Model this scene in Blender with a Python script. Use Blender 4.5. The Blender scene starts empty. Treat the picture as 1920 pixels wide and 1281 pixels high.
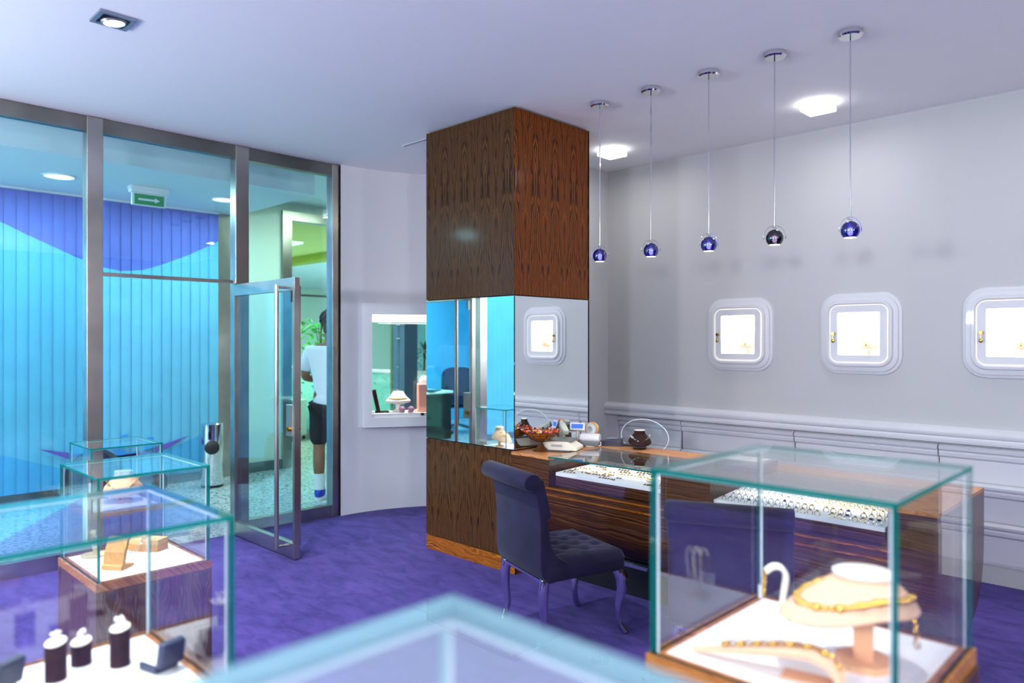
import bpy, bmesh, math, random
from mathutils import Vector, Matrix
random.seed(7)
PI = math.pi
C = bpy.context.scene.collection
SC = bpy.context.scene

# ------------------------------------------------------------------ camera, world, lights, exposure
cam_d = bpy.data.cameras.new('camera'); cam = bpy.data.objects.new('camera', cam_d); C.objects.link(cam)
cam.location = (0, 0, 1.52); cam.rotation_euler = (PI/2, 0, math.radians(44.3))
cam_d.sensor_width = 36.0; cam_d.lens = 1375/1920*36; cam_d.clip_start = 0.02
cam_d.dof.use_dof = True; cam_d.dof.focus_distance = 4.5; cam_d.dof.aperture_fstop = 1.7
SC.camera = cam
SC.view_settings.view_transform = 'Standard'; SC.view_settings.look = 'None'
SC.view_settings.exposure = 0.18; SC.view_settings.gamma = 1.0; SC.view_settings.use_curve_mapping = False
SC.cycles.transparent_max_bounces = 48
SC.cycles.max_bounces = 10; SC.cycles.glossy_bounces = 6; SC.cycles.transmission_bounces = 6
SC.cycles.caustics_reflective = False; SC.cycles.caustics_refractive = False
w = bpy.data.worlds.new('world'); SC.world = w; w.use_nodes = True
w.node_tree.nodes['Background'].inputs[0].default_value = (0.80, 0.84, 1.0, 1)
w.node_tree.nodes['Background'].inputs[1].default_value = 0.05

def light(name, kind, loc, power, col=(1, 1, 1), size=0.2, size_y=None, rot=(0, 0, 0), cone=60, blend=0.3, target=None):
    d = bpy.data.lights.new(name, kind); d.energy = power; d.color = col
    if kind == 'AREA':
        d.size = size
        if size_y: d.shape = 'RECTANGLE'; d.size_y = size_y
    else:
        d.shadow_soft_size = size
    if kind == 'SPOT': d.spot_size = math.radians(cone); d.spot_blend = blend
    o = bpy.data.objects.new(name, d); C.objects.link(o); o.location = loc; o.rotation_euler = rot
    if target: o.rotation_euler = (Vector(target)-Vector(loc)).to_track_quat('-Z', 'Y').to_euler()
    return o
WARM = (1.0, 0.95, 0.86); COOL = (0.90, 0.94, 1.0); CYAN = (0.50, 0.88, 1.0)
# shop lamps: one spot over every glass case, the square lamps by the back wall, then unseen fill lights added for the room
for n, p, t, e in (('case_spot', (-.62, 1.50, 3.04), (-.62, 1.55, .87), 128), ('case_spot', (-1.75, .45, 3.04), (-1.74, .48, .77), 190),
                   ('case_spot', (-3.78, 1.2, 3.03), (-3.4, 1.13, .58), 230), ('case_spot', (-4.7, 1.3, 3.04), (-5.2, 1.65, .46), 170)):
    light(n, 'SPOT', p, e, (1.0, .98, .96), .05, cone=34, blend=.5, target=t)
for x, y in ((-3.3, 1.25), (-4.6, .1)):
    light('fill_spot', 'SPOT', (x, y, 3.03), 160, (.97, .98, 1.0), .05, cone=115, blend=.7)  # added wide fill spots for the carpet, no fixture above them
for x in (-1.897, -3.541, -.25):
    light('square_lamp_light', 'AREA', (x, 4.78, 3.0), 3.5, (1.0, .98, .95), .16)
for x, y, e in ((-4.6, -1.1, 130), (-3.4, -2.7, 270), (-.9, -1.9, 225), (1.7, -.3, 175), (2.4, 1.8, 130)):
    light('fill_point', 'POINT', (x, y, 1.95), e, COOL, .15)  # unseen point lights added to brighten ceiling and walls
for x in (-2.75, -1.85, -.945):
    light('niche_light', 'AREA', (x, 5.43, 1.745), 9, (1.0, .96, .92), .25, .1)
for x in (-2.6, -1.5):
    light('counter_light', 'AREA', (x, 3.62, .79), 0.8 if x < -2 else 1.0, (1.0, .98, .92), .7, .04, target=(x, 3.72, .6))
# corridor and far room
light('corridor_fill', 'AREA', (-6.9, -3.9, 1.5), 70, CYAN, 2.2, 2.6, rot=(PI/2, 0, 0))  # unseen area light added at the corridor's end to brighten the blinds
for y in (-1.1, .33, 1.80, 3.26):
    light('corridor_lamp_light', 'AREA', (-7.22, y, 2.934), 21, CYAN, .19).data.shape = 'DISK'
light('corridor_end_light', 'AREA', (-7.0, 4.9, 3.15), 32, (.8, 1.0, .72), .8)
light('office_light', 'AREA', (-9.6, -.6, 2.9), 110, CYAN, 1.5)
light('far_room_light', 'AREA', (-11.0, 5.0, 2.93), 110, (.8, 1.0, .75), .9)
light('far_room_light', 'AREA', (-10.5, 9.0, 2.8), 400, (.6, .95, 1.0), 2.0)

# ------------------------------------------------------------------ materials
def lin(h):
    r = [int(h[i:i+2], 16)/255 for i in (0, 2, 4)]
    return tuple(c/12.92 if c <= .04045 else ((c+.055)/1.055)**2.4 for c in r) + (1,)
def nodes(name):
    m = bpy.data.materials.new(name); m.use_nodes = True
    return m, m.node_tree.nodes, m.node_tree.links, m.node_tree.nodes['Principled BSDF']
def mat(name, col, rough=.5, metal=0, var=0, vscale=20, bump=0, bscale=200, coat=0, sheen=0, trans=0, alpha=1, emit=0, spec=.5):
    m, N, L, P = nodes(name)
    c = lin(col) if isinstance(col, str) else tuple(col)+(1,)
    P.inputs['Base Color'].default_value = c
    P.inputs['Roughness'].default_value = rough; P.inputs['Metallic'].default_value = metal
    P.inputs['Coat Weight'].default_value = coat; P.inputs['Sheen Weight'].default_value = sheen
    P.inputs['Transmission Weight'].default_value = trans; P.inputs['Specular IOR Level'].default_value = spec
    if emit: P.inputs['Emission Color'].default_value = c; P.inputs['Emission Strength'].default_value = emit
    tc = N.new('ShaderNodeTexCoord')
    if var:
        n = N.new('ShaderNodeTexNoise'); n.inputs['Scale'].default_value = vscale; n.inputs['Detail'].default_value = 5
        L.new(tc.outputs['Object'], n.inputs['Vector'])
        r = N.new('ShaderNodeValToRGB'); r.color_ramp.elements[0].position = .3; r.color_ramp.elements[1].position = .7
        r.color_ramp.elements[0].color = tuple(x*(1-var) for x in c[:3])+(1,); r.color_ramp.elements[1].color = tuple(min(1, x*(1+var)) for x in c[:3])+(1,)
        L.new(n.outputs['Fac'], r.inputs['Fac']); L.new(r.outputs['Color'], P.inputs['Base Color'])
    if bump:
        n = N.new('ShaderNodeTexNoise'); n.inputs['Scale'].default_value = bscale; n.inputs['Detail'].default_value = 3
        L.new(tc.outputs['Object'], n.inputs['Vector'])
        b = N.new('ShaderNodeBump'); b.inputs['Strength'].default_value = bump; b.inputs['Distance'].default_value = .002
        L.new(n.outputs['Fac'], b.inputs['Height']); L.new(b.outputs['Normal'], P.inputs['Normal'])
    return m
def emission(name, col, s):
    m, N, L, P = nodes(name); P.inputs['Base Color'].default_value = (0, 0, 0, 1)
    P.inputs['Emission Color'].default_value = (lin(col) if isinstance(col, str) else tuple(col)+(1,)); P.inputs['Emission Strength'].default_value = s
    return m
def glass(name, tint=(1, 1, 1), f0=.04, rough=0.0, gcol=(1, 1, 1)):
    m, N, L, P = nodes(name); N.remove(P); out = N['Material Output']
    t = N.new('ShaderNodeBsdfTransparent'); t.inputs[0].default_value = tuple(tint)+(1,)
    g = N.new('ShaderNodeBsdfGlossy'); g.inputs['Roughness'].default_value = rough; g.inputs[0].default_value = tuple(gcol)+(1,)
    lw = N.new('ShaderNodeLayerWeight'); lw.inputs['Blend'].default_value = .5
    p = N.new('ShaderNodeMath'); p.operation = 'POWER'; p.inputs[1].default_value = 5; L.new(lw.outputs['Facing'], p.inputs[0])
    a = N.new('ShaderNodeMath'); a.operation = 'MULTIPLY_ADD'; a.inputs[1].default_value = 1-f0; a.inputs[2].default_value = f0; L.new(p.outputs[0], a.inputs[0])
    x = N.new('ShaderNodeMixShader'); L.new(a.outputs[0], x.inputs[0]); L.new(t.outputs[0], x.inputs[1]); L.new(g.outputs[0], x.inputs[2])
    L.new(x.outputs[0], out.inputs[0]); return m
def hazed_glass(name, amount):  # pale diffuse film that paints in the haze of the reflected ceiling
    m = glass(name, (.97, .99, 1.0), .05); N, L = m.node_tree.nodes, m.node_tree.links; out = N['Material Output']
    old = out.inputs[0].links[0].from_socket; d = N.new('ShaderNodeBsdfDiffuse'); d.inputs[0].default_value = (.72, .86, .95, 1)
    n = N.new('ShaderNodeTexNoise'); n.inputs['Scale'].default_value = 6; r = N.new('ShaderNodeMapRange'); r.inputs['To Min'].default_value = amount*.85; r.inputs['To Max'].default_value = amount*1.15
    L.new(n.outputs['Fac'], r.inputs[0]); x = N.new('ShaderNodeMixShader'); L.new(r.outputs[0], x.inputs[0]); L.new(old, x.inputs[1]); L.new(d.outputs[0], x.inputs[2]); L.new(x.outputs[0], out.inputs[0]); return m
def edge_glass(name, col):
    m, N, L, P = nodes(name); out = N['Material Output']
    P.inputs['Base Color'].default_value = lin(col); P.inputs['Roughness'].default_value = .12; P.inputs['Coat Weight'].default_value = .3
    t = N.new('ShaderNodeBsdfTranslucent'); t.inputs[0].default_value = lin(col)
    tr = N.new('ShaderNodeBsdfTransparent'); tr.inputs[0].default_value = lin('5fc4bd')
    x = N.new('ShaderNodeMixShader'); x.inputs[0].default_value = .45
    L.new(P.outputs[0], x.inputs[1]); L.new(t.outputs[0], x.inputs[2])
    y = N.new('ShaderNodeMixShader'); y.inputs[0].default_value = .22
    L.new(x.outputs[0], y.inputs[1]); L.new(tr.outputs[0], y.inputs[2]); L.new(y.outputs[0], out.inputs[0]); return m
def wood(name, cols, along='Z', fold=.11, kv=5.0, ku=55.0, coat=.5, rough=.35, fine=.3, warp=13.0):
    """veneer: grain lines run along `along` (object axis) and are book-matched every `fold` metres across"""
    m, N, L, P = nodes(name)
    def M(op, a, b=None, c=None):
        n = N.new('ShaderNodeMath'); n.operation = op
        for i, v in enumerate((a, b, c)):
            if v is None: continue
            if isinstance(v, (int, float)): n.inputs[i].default_value = v
            else: L.new(v, n.inputs[i])
        return n.outputs[0]
    tc = N.new('ShaderNodeTexCoord'); s = N.new('ShaderNodeSeparateXYZ'); L.new(tc.outputs['Object'], s.inputs[0])
    x, y, z = s.outputs
    if along == 'Z': v, u0 = z, M('ADD', x, M('MULTIPLY', y, 1.0))
    elif along == 'X': v, u0 = x, M('ADD', z, y)
    else: v, u0 = y, M('ADD', z, x)
    u = M('PINGPONG', u0, fold) if fold else u0
    cb = N.new('ShaderNodeCombineXYZ'); L.new(M('MULTIPLY', u, 9), cb.inputs[0]); L.new(M('MULTIPLY', v, 2.2), cb.inputs[1])
    n1 = N.new('ShaderNodeTexNoise'); n1.inputs['Scale'].default_value = 1.0; n1.inputs['Detail'].default_value = 2.5; n1.inputs['Roughness'].default_value = .55; L.new(cb.outputs[0], n1.inputs['Vector'])
    f = M('ADD', M('ADD', M('MULTIPLY', u, ku), M('MULTIPLY', v, kv)), M('MULTIPLY', n1.outputs['Fac'], warp))
    n2 = N.new('ShaderNodeTexNoise'); n2.noise_dimensions = '1D'; n2.inputs['Scale'].default_value = 1.9; n2.inputs['Detail'].default_value = 2; n2.inputs['Roughness'].default_value = .5
    L.new(f, n2.inputs['W'])
    cb2 = N.new('ShaderNodeCombineXYZ'); L.new(M('MULTIPLY', u0, 420), cb2.inputs[0]); L.new(M('MULTIPLY', v, 9), cb2.inputs[1])
    n3 = N.new('ShaderNodeTexNoise'); n3.inputs['Scale'].default_value = 1; n3.inputs['Detail'].default_value = 2; L.new(cb2.outputs[0], n3.inputs['Vector'])
    g = M('ADD', M('MULTIPLY', n2.outputs['Fac'], 1-fine), M('MULTIPLY', n3.outputs['Fac'], fine))
    r = N.new('ShaderNodeValToRGB'); e = r.color_ramp.elements
    e[0].position = .36; e[0].color = lin(cols[0]); e[1].position = .64; e[1].color = lin(cols[2])
    k = e.new(.5); k.color = lin(cols[1])
    L.new(g, r.inputs['Fac']); L.new(r.outputs['Color'], P.inputs['Base Color'])
    P.inputs['Roughness'].default_value = rough; P.inputs['Specular IOR Level'].default_value = .12; P.inputs['Coat Weight'].default_value = coat; P.inputs['Coat Roughness'].default_value = .12
    b = N.new('ShaderNodeBump'); b.inputs['Strength'].default_value = .12; b.inputs['Distance'].default_value = .001
    L.new(n3.outputs['Fac'], b.inputs['Height']); L.new(b.outputs['Normal'], P.inputs['Normal'])
    return m
def brushed(name, col='c4beb8', rough=.3):
    m, N, L, P = nodes(name); P.inputs['Metallic'].default_value = 1
    tc = N.new('ShaderNodeTexCoord'); mp = N.new('ShaderNodeMapping'); mp.inputs['Scale'].default_value = (300, 300, 2)
    n = N.new('ShaderNodeTexNoise'); n.inputs['Scale'].default_value = 1; n.inputs['Detail'].default_value = 3
    L.new(tc.outputs['Object'], mp.inputs[0]); L.new(mp.outputs[0], n.inputs['Vector'])
    n2 = N.new('ShaderNodeTexNoise'); n2.inputs['Scale'].default_value = 3.0; L.new(tc.outputs['Object'], n2.inputs['Vector'])
    c = lin(col); r = N.new('ShaderNodeValToRGB'); r.color_ramp.elements[0].color = tuple(v*.7 for v in c[:3])+(1,); r.color_ramp.elements[1].color = c
    r.color_ramp.elements[0].position = .35; r.color_ramp.elements[1].position = .65
    L.new(n2.outputs['Fac'], r.inputs[0]); L.new(r.outputs[0], P.inputs['Base Color'])
    mr = N.new('ShaderNodeMapRange'); mr.inputs['To Min'].default_value = rough-.08; mr.inputs['To Max'].default_value = rough+.12
    L.new(n.outputs['Fac'], mr.inputs[0]); L.new(mr.outputs[0], P.inputs['Roughness']); return m
def carpet_mat():
    m, N, L, P = nodes('purple_carpet')
    tc = N.new('ShaderNodeTexCoord')
    a = N.new('ShaderNodeTexNoise'); a.inputs['Scale'].default_value = 5; a.inputs['Detail'].default_value = 8; a.inputs['Roughness'].default_value = .62; a.inputs['Distortion'].default_value = .6
    b = N.new('ShaderNodeTexNoise'); b.inputs['Scale'].default_value = 260; b.inputs['Detail'].default_value = 3
    mp = N.new('ShaderNodeMapping'); mp.inputs['Rotation'].default_value = (0, 0, .5); mp.inputs['Scale'].default_value = (1, 2.2, 1)
    L.new(tc.outputs['Object'], mp.inputs[0]); L.new(mp.outputs[0], a.inputs['Vector']); L.new(tc.outputs['Object'], b.inputs['Vector'])
    x = N.new('ShaderNodeMath'); x.operation = 'MULTIPLY_ADD'; x.inputs[1].default_value = .35; L.new(b.outputs['Fac'], x.inputs[0]); L.new(a.outputs['Fac'], x.inputs[2])
    r = N.new('ShaderNodeValToRGB'); r.color_ramp.elements[0].position = .42; r.color_ramp.elements[0].color = lin('31276a'); r.color_ramp.elements[1].position = .92; r.color_ramp.elements[1].color = lin('574694')
    L.new(x.outputs[0], r.inputs[0]); L.new(r.outputs[0], P.inputs['Base Color'])
    P.inputs['Roughness'].default_value = .95; P.inputs['Sheen Weight'].default_value = .06; P.inputs['Specular IOR Level'].default_value = .1
    bp = N.new('ShaderNodeBump'); bp.inputs['Strength'].default_value = .6; bp.inputs['Distance'].default_value = .004; L.new(x.outputs[0], bp.inputs['Height']); L.new(bp.outputs[0], P.inputs['Normal'])
    return m
def terrazzo_mat():
    m, N, L, P = nodes('terrazzo')
    tc = N.new('ShaderNodeTexCoord')
    v = N.new('ShaderNodeTexVoronoi'); v.inputs['Scale'].default_value = 55; L.new(tc.outputs['Object'], v.inputs['Vector'])
    r = N.new('ShaderNodeValToRGB'); r.color_ramp.interpolation = 'CONSTANT'
    e = r.color_ramp.elements; e[0].color = lin('b9c6c6'); e[1].position = .35; e[1].color = lin('8b9a9c')
    for p, c in ((.55, 'c9d0cd'), (.75, '5f6e73'), (.85, 'aab7b6')): k = e.new(p); k.color = lin(c)
    s = N.new('ShaderNodeSeparateColor'); L.new(v.outputs['Color'], s.inputs[0]); L.new(s.outputs[0], r.inputs[0])
    L.new(r.outputs[0], P.inputs['Base Color']); P.inputs['Roughness'].default_value = .22
    return m
M = {}
M['paint'] = mat('white_wall_paint', 'c2c2c4', .6, bump=.05, bscale=90)
M['paint_brightened'] = mat('brightened_wall_paint', 'e0e0e4', .6); M['ceil'] = mat('ceiling_paint', 'f4f4f4', .75, bump=.03, bscale=60)
M['gloss_white'] = mat('white_lacquer', 'd8d8de', .36, coat=.15)
M['white'] = mat('white_plastic', 'e4e4e6', .4)
M['carpet'] = carpet_mat(); M['terrazzo'] = terrazzo_mat()
M['steel'] = brushed('brushed_steel'); M['steel_dark'] = brushed('brushed_steel_weathered', '8f8c86', .36)
M['chrome'] = mat('chrome', 'd8d8dc', .06, 1); M['brass'] = mat('brass', 'c9a04a', .2, 1)
M['gold'] = mat('gold', 'e3b64f', .2, 1); M['silver'] = mat('silver', 'd9d9d6', .14, 1)
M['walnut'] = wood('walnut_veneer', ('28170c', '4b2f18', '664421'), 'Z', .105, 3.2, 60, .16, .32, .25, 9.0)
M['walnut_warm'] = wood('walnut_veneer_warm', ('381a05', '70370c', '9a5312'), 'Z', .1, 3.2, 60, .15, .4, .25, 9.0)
M['walnut_x'] = wood('walnut_horizontal', ('2a170d', '4c2b16', '6a4122'), 'X', 0, 1.2, 60, .3, .35, .3, 3.5)
M['oak_x'] = wood('pale_wood_top', ('a8683a', 'c4824c', 'd69a62'), 'X', 0, 1.5, 26, .3, .4)
M['oak_y'] = wood('pale_wood_rim', ('8a5426', 'a86b34', 'bf8145'), 'X', 0, 1.5, 40, .3, .4)
M['plinth'] = wood('plinth_wood', ('6a350c', '945012', 'b36f22'), 'X', 0, 3, 60, .4, .35)
M['bamboo'] = wood('bamboo', ('c08a4c', 'd29b5a', 'dcaa68'), 'Z', 0, 1, 60, .2, .4, .5)
M['glass'] = glass('clear_glass', (.985, .995, .995)); M['glass_thin'] = glass('pane_glass', (.88, .97, .985), .045)
M['edge'] = edge_glass('green_glass_edge', '0a817c'); M['glass_haze'] = hazed_glass('painted_haze_glass', .11); M['edge_lit'] = edge_glass('lit_green_glass_edge', '8cc6d0'); M['edge_line'] = mat('edge_glint', 'd6e4ea', .3)
M['mirror'] = mat('mirror_silver', (.86, .93, .95), .0, 1)
M['counter_glass'] = glass('counter_glass', (.80, .86, .84), .07)
M['black'] = mat('black_plastic', '16161a', .35); M['dark'] = mat('dark_recess', '0a0a0c', .8)
M['velvet'] = mat('purple_velvet', '1b1736', .85, var=.4, vscale=7, sheen=.10, bump=.25, bscale=500, spec=.2)
M['navy'] = mat('navy_leatherette', '1d2c48', .35, bump=.3, bscale=600); M['brown_velvet'] = mat('dark_brown_leatherette', '2c1814', .6, var=.3, vscale=40, bump=.3, bscale=300, spec=.15)
M['beige'] = mat('beige_suede', 'e8bc98', .9, var=.05, bump=.2, bscale=400); M['sand'] = mat('sand_suede', 'cfc096', .85, bump=.1); M['cream'] = mat('cream_velvet', 'efe6d6', .85, bump=.1)
M['blush'] = mat('blush_suede', 'eec4ae', .9); M['tan'] = mat('tan_suede', 'd9a579', .85, bump=.2, bscale=400)
M['tray'] = mat('white_tray_fabric', 'f1f0f1', .8, bump=.1, bscale=500)
M['lamp'] = emission('lamp_white', (1, 1, 1), 6.0); M['lamp_cyan'] = emission('lamp_cyan', (.55, 1, 1), 3.0)
M['led'] = emission('led_strip', (1.0, .94, .84), 1.0)

# ------------------------------------------------------------------ mesh helpers
class MB:
    def __init__(s): s.bm = bmesh.new()
    def _add(s, verts, faces, mi=0, T=None):
        vs = [s.bm.verts.new(T @ Vector(v) if T else v) for v in verts]
        for f in faces:
            try:
                q = s.bm.faces.new([vs[i] for i in f]); q.material_index = mi
            except ValueError: pass
        return s
    def box(s, x0, x1, y0, y1, z0, z1, mi=0, T=None, bev=0):
        v = [(x, y, z) for x in (x0, x1) for y in (y0, y1) for z in (z0, z1)]
        f = [(0, 1, 3, 2), (4, 6, 7, 5), (0, 4, 5, 1), (2, 3, 7, 6), (0, 2, 6, 4), (1, 5, 7, 3)]
        if not bev: return s._add(v, f, mi, T)
        b = bmesh.new(); vs = [b.verts.new(p) for p in v]
        for q in f: b.faces.new([vs[i] for i in q])
        bmesh.ops.bevel(b, geom=b.edges[:], offset=bev, segments=3, affect='EDGES', profile=.5)
        b.verts.index_update(); s._add([p.co.copy() for p in b.verts], [[p.index for p in q.verts] for q in b.faces], mi, T); b.free(); return s
    def lathe(s, prof, n=32, c=(0, 0, 0), mi=0, T=None, sx=1, sy=1, caps=True):
        v = []; f = []
        for (r, z) in prof:
            for i in range(n):
                a = 2*PI*i/n; v.append((c[0]+r*sx*math.cos(a), c[1]+r*sy*math.sin(a), c[2]+z))
        m = len(prof)
        for j in range(m-1):
            for i in range(n):
                k = (i+1) % n; f.append((j*n+i, j*n+k, (j+1)*n+k, (j+1)*n+i))
        if caps:
            if prof[0][0] > 1e-5: f.append(tuple(reversed(range(n))))
            if prof[-1][0] > 1e-5: f.append(tuple((m-1)*n+i for i in range(n)))
        return s._add(v, f, mi, T)
    def cyl(s, a, b, r, n=16, mi=0, r2=None, T=None):
        return s.tube([a, b], r if r2 is None else [r, r2], n, mi, T)
    def tube(s, pts, r, n=10, mi=0, T=None, closed=False, flat=1.0, up=None):
        pts = [Vector(p) for p in pts]; m = len(pts); rs = r if isinstance(r, (list, tuple)) else [r]*m
        v = []; f = []; prev = None
        for i, p in enumerate(pts):
            if closed: t = pts[(i+1) % m]-pts[i-1]
            else: t = pts[min(i+1, m-1)]-pts[max(i-1, 0)]
            t.normalize()
            if prev is None:
                u = Vector(up) if up else (Vector((0, 0, 1)) if abs(t.z) < .9 else Vector((1, 0, 0)))
            else: u = prev
            u = (u-t*u.dot(t)).normalized(); prev = u; w_ = t.cross(u)
            for k in range(n):
                a = 2*PI*k/n; v.append(p+(u*math.cos(a)*flat+w_*math.sin(a))*rs[i])
        for j in range(m if closed else m-1):
            for k in range(n):
                l = (k+1) % n; j2 = (j+1) % m; f.append((j*n+k, j*n+l, j2*n+l, j2*n+k))
        if not closed: f += [tuple(reversed(range(n))), tuple((m-1)*n+k for k in range(n))]
        return s._add(v, f, mi, T)
    def prism(s, poly, h0, h1, axis='Z', mi=0, T=None):
        n = len(poly)
        def P(a, b, h): return {'Z': (a, b, h), 'Y': (a, h, b), 'X': (h, a, b)}[axis]
        v = [P(a, b, h0) for a, b in poly]+[P(a, b, h1) for a, b in poly]
        f = [tuple(reversed(range(n))), tuple(range(n, 2*n))]+[(i, (i+1) % n, n+(i+1) % n, n+i) for i in range(n)]
        return s._add(v, f, mi, T)
    def sphere(s, c, r, n=16, m=10, mi=0, T=None, sc=(1, 1, 1), z0=-1.0, z1=1.0):
        prof = [(math.sqrt(max(0, 1-t*t)), t) for t in [math.sin(-PI/2+PI*i/m) for i in range(m+1)] if z0-1e-6 <= t <= z1+1e-6]
        T2 = Matrix.Translation(c) @ Matrix.Diagonal((r*sc[0], r*sc[1], r*sc[2], 1))
        return s.lathe(prof, n, T=(T @ T2) if T else T2, mi=mi, caps=True)
    def torus(s, c, R_, r, n=16, m=6, T=None, mi=0, sx=1, sy=1):
        pts = [(c[0]+R_*sx*math.cos(2*PI*i/n), c[1]+R_*sy*math.sin(2*PI*i/n), c[2]) for i in range(n)]
        return s.tube(pts, r, m, mi, T, True)
    def loft(s, loops, mi=0, T=None, cap0=False, cap1=False, closed=True):
        n = len(loops[0]); v = [p for l in loops for p in l]; f = []
        for j in range(len(loops)-1):
            for i in range(n if closed else n-1):
                k = (i+1) % n; f.append((j*n+i, j*n+k, (j+1)*n+k, (j+1)*n+i))
        if cap0: f.append(tuple(reversed(range(n))))
        if cap1: f.append(tuple((len(loops)-1)*n+i for i in range(n)))
        return s._add(v, f, mi, T)
    def build(s, name, mats, parent=None, smooth=False, loc=None):
        bmesh.ops.remove_doubles(s.bm, verts=s.bm.verts, dist=1e-6)
        bmesh.ops.recalc_face_normals(s.bm, faces=s.bm.faces)
        me = bpy.data.meshes.new(name); s.bm.to_mesh(me); s.bm.free()
        for m in (mats if isinstance(mats, (list, tuple)) else [mats]): me.materials.append(m)
        if smooth:
            me.polygons.foreach_set('use_smooth', [True]*len(me.polygons))
            if smooth is True: me.set_sharp_from_angle(angle=math.radians(38))
        o = bpy.data.objects.new(name, me); C.objects.link(o)
        if parent: o.parent = parent
        if loc: o.location = loc
        return o
def rrect(w_, h, r, n=6, y=0.0, cx=0, cz=0):
    p = []
    for sx, sz, a0 in ((1, 1, 0), (-1, 1, 90), (-1, -1, 180), (1, -1, 270)):
        for i in range(n+1):
            a = math.radians(a0+90*i/n); p.append((cx+sx*(w_/2-r)+r*math.cos(a), y, cz+sz*(h/2-r)+r*math.sin(a)))
    return p
def tag(o, label=None, cat=None, group=None, kind=None):
    if label: o['label'] = label
    if cat: o['category'] = cat
    if group: o['group'] = group
    if kind: o['kind'] = kind
    return o
def thing(name, label, cat, loc=(0, 0, 0), rz=0, group=None, kind=None):
    o = bpy.data.objects.new(name, None); C.objects.link(o); o.location = loc; o.rotation_euler = (0, 0, rz); o.empty_display_size = .1
    return tag(o, label, cat, group, kind)
def struct(name): return thing(name, None, None, kind='structure')
def copy_tree(o, parent=None):
    c = o.copy(); C.objects.link(c); c.parent = parent
    for ch in list(o.children): copy_tree(ch, c)
    return c
def RX(a): return Matrix.Rotation(a, 4, 'X')
def RY(a): return Matrix.Rotation(a, 4, 'Y')
def RZ(a): return Matrix.Rotation(a, 4, 'Z')
def TR(x, y, z): return Matrix.Translation((x, y, z))
def skin(name, verts, edges, radii, m, parent, root=0, sub=2):
    me = bpy.data.meshes.new(name); me.from_pydata(verts, edges, [])
    o = bpy.data.objects.new(name, me); C.objects.link(o); o.parent = parent; me.materials.append(m)
    o.modifiers.new('skin', 'SKIN').use_smooth_shade = True
    lay = me.skin_vertices[0].data if me.skin_vertices else None
    if lay is None:
        bm = bmesh.new(); bm.from_mesh(me); bm.verts.layers.skin.verify(); bm.to_mesh(me); bm.free(); lay = me.skin_vertices[0].data
    for i, r in enumerate(radii):
        lay[i].radius = r if isinstance(r, tuple) else (r, r); lay[i].use_root = (i == root)
    s = o.modifiers.new('sub', 'SUBSURF'); s.levels = sub; s.render_levels = sub
    return o

# ------------------------------------------------------------------ setting: shop shell
CH = 3.063; GX = -5.58
o = MB().box(GX-.05, 3.5, -3.5, 5.9, -.05, 0).build('floor', M['carpet']); tag(o, kind='structure')
o = MB().box(GX-.07, 3.5, -3.5, 5.9, CH, CH+.1).build('ceiling', M['ceil']); tag(o, kind='structure')
NICHE = (-2.75, -1.845, -.94); NZ = 1.575
xs = [-4.04]+[v for x in NICHE for v in (x-.185, x+.185)]+[.56]
b = MB()
for i in range(len(xs)-1):
    if i % 2 == 0: b.box(xs[i], xs[i+1], 5.39, 5.45, 0, CH)
    else: b.box(xs[i], xs[i+1], 5.39, 5.45, 0, NZ-.185); b.box(xs[i], xs[i+1], 5.39, 5.45, NZ+.185, CH)
o = b.build('wall_back', M['paint']); tag(o, kind='structure')
o = MB().box(-4.30, -4.04, 4.9, 5.45, 0, CH).build('wall_side', M['paint']); tag(o, kind='structure')
# curved wall with the vitrine opening
CC = (-4.153, 3.53); CR = 1.377; TH = math.radians(31.2)
b = MB(); HN = math.asin(.47/CR); a_list = sorted(set([TH-HN, TH+HN]+[math.radians(90)*i/36 for i in range(37)]))
def cp(a, r): return (CC[0]-r*math.cos(a), CC[1]+r*math.sin(a))
zl_ = (0, .81, 1.80, CH); na = len(a_list); hole = lambda i: TH-HN < (a_list[i]+a_list[min(i+1, na-1)])/2 < TH+HN
for r_ in (CR, CR+.09):
    vs = [cp(a, r_)+(z,) for z in zl_ for a in a_list]
    b._add(vs, [(j*na+i, j*na+i+1, (j+1)*na+i+1, (j+1)*na+i) for j in range(3) for i in range(na-1) if not (j == 1 and hole(i))])
o = b.build('wall_left', M['paint_brightened'], smooth='all'); tag(o, kind='structure')  # wall colour lightened to make up for the weaker light on this wall
# glazed partition
pt = struct('window_1')
for y0, y1 in ((-.58, -.48), (1.55, 1.652), (2.595, 2.705), (3.462, 3.545)):
    MB().box(GX-.07, GX+.03, y0, y1, 0, CH-.006, bev=.004).build('post', M['steel'], pt)
for y0, y1 in ((-3.4, -.58), (-.48, 1.55), (1.652, 2.595), (2.705, 3.462)):
    MB().box(GX-.05, GX+.015, y0, y1, 2.958, CH-.004).build('top_beam', M['steel_dark'], pt)
    MB().box(GX-.028, GX-.012, y0, y1, 2.0 if 1.6 < y0 < 2 else .1, 2.958).build('pane', M['glass_thin'], pt)
    if not 1.6 < y0 < 2: MB().box(GX-.05, GX+.015, y0, y1, 0, .1).build('sill', M['steel'], pt)
MB().box(GX-.04, GX+.01, 1.652, 2.595, 1.975, 2.0).build('transom_bar', M['steel'], pt)
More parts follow.
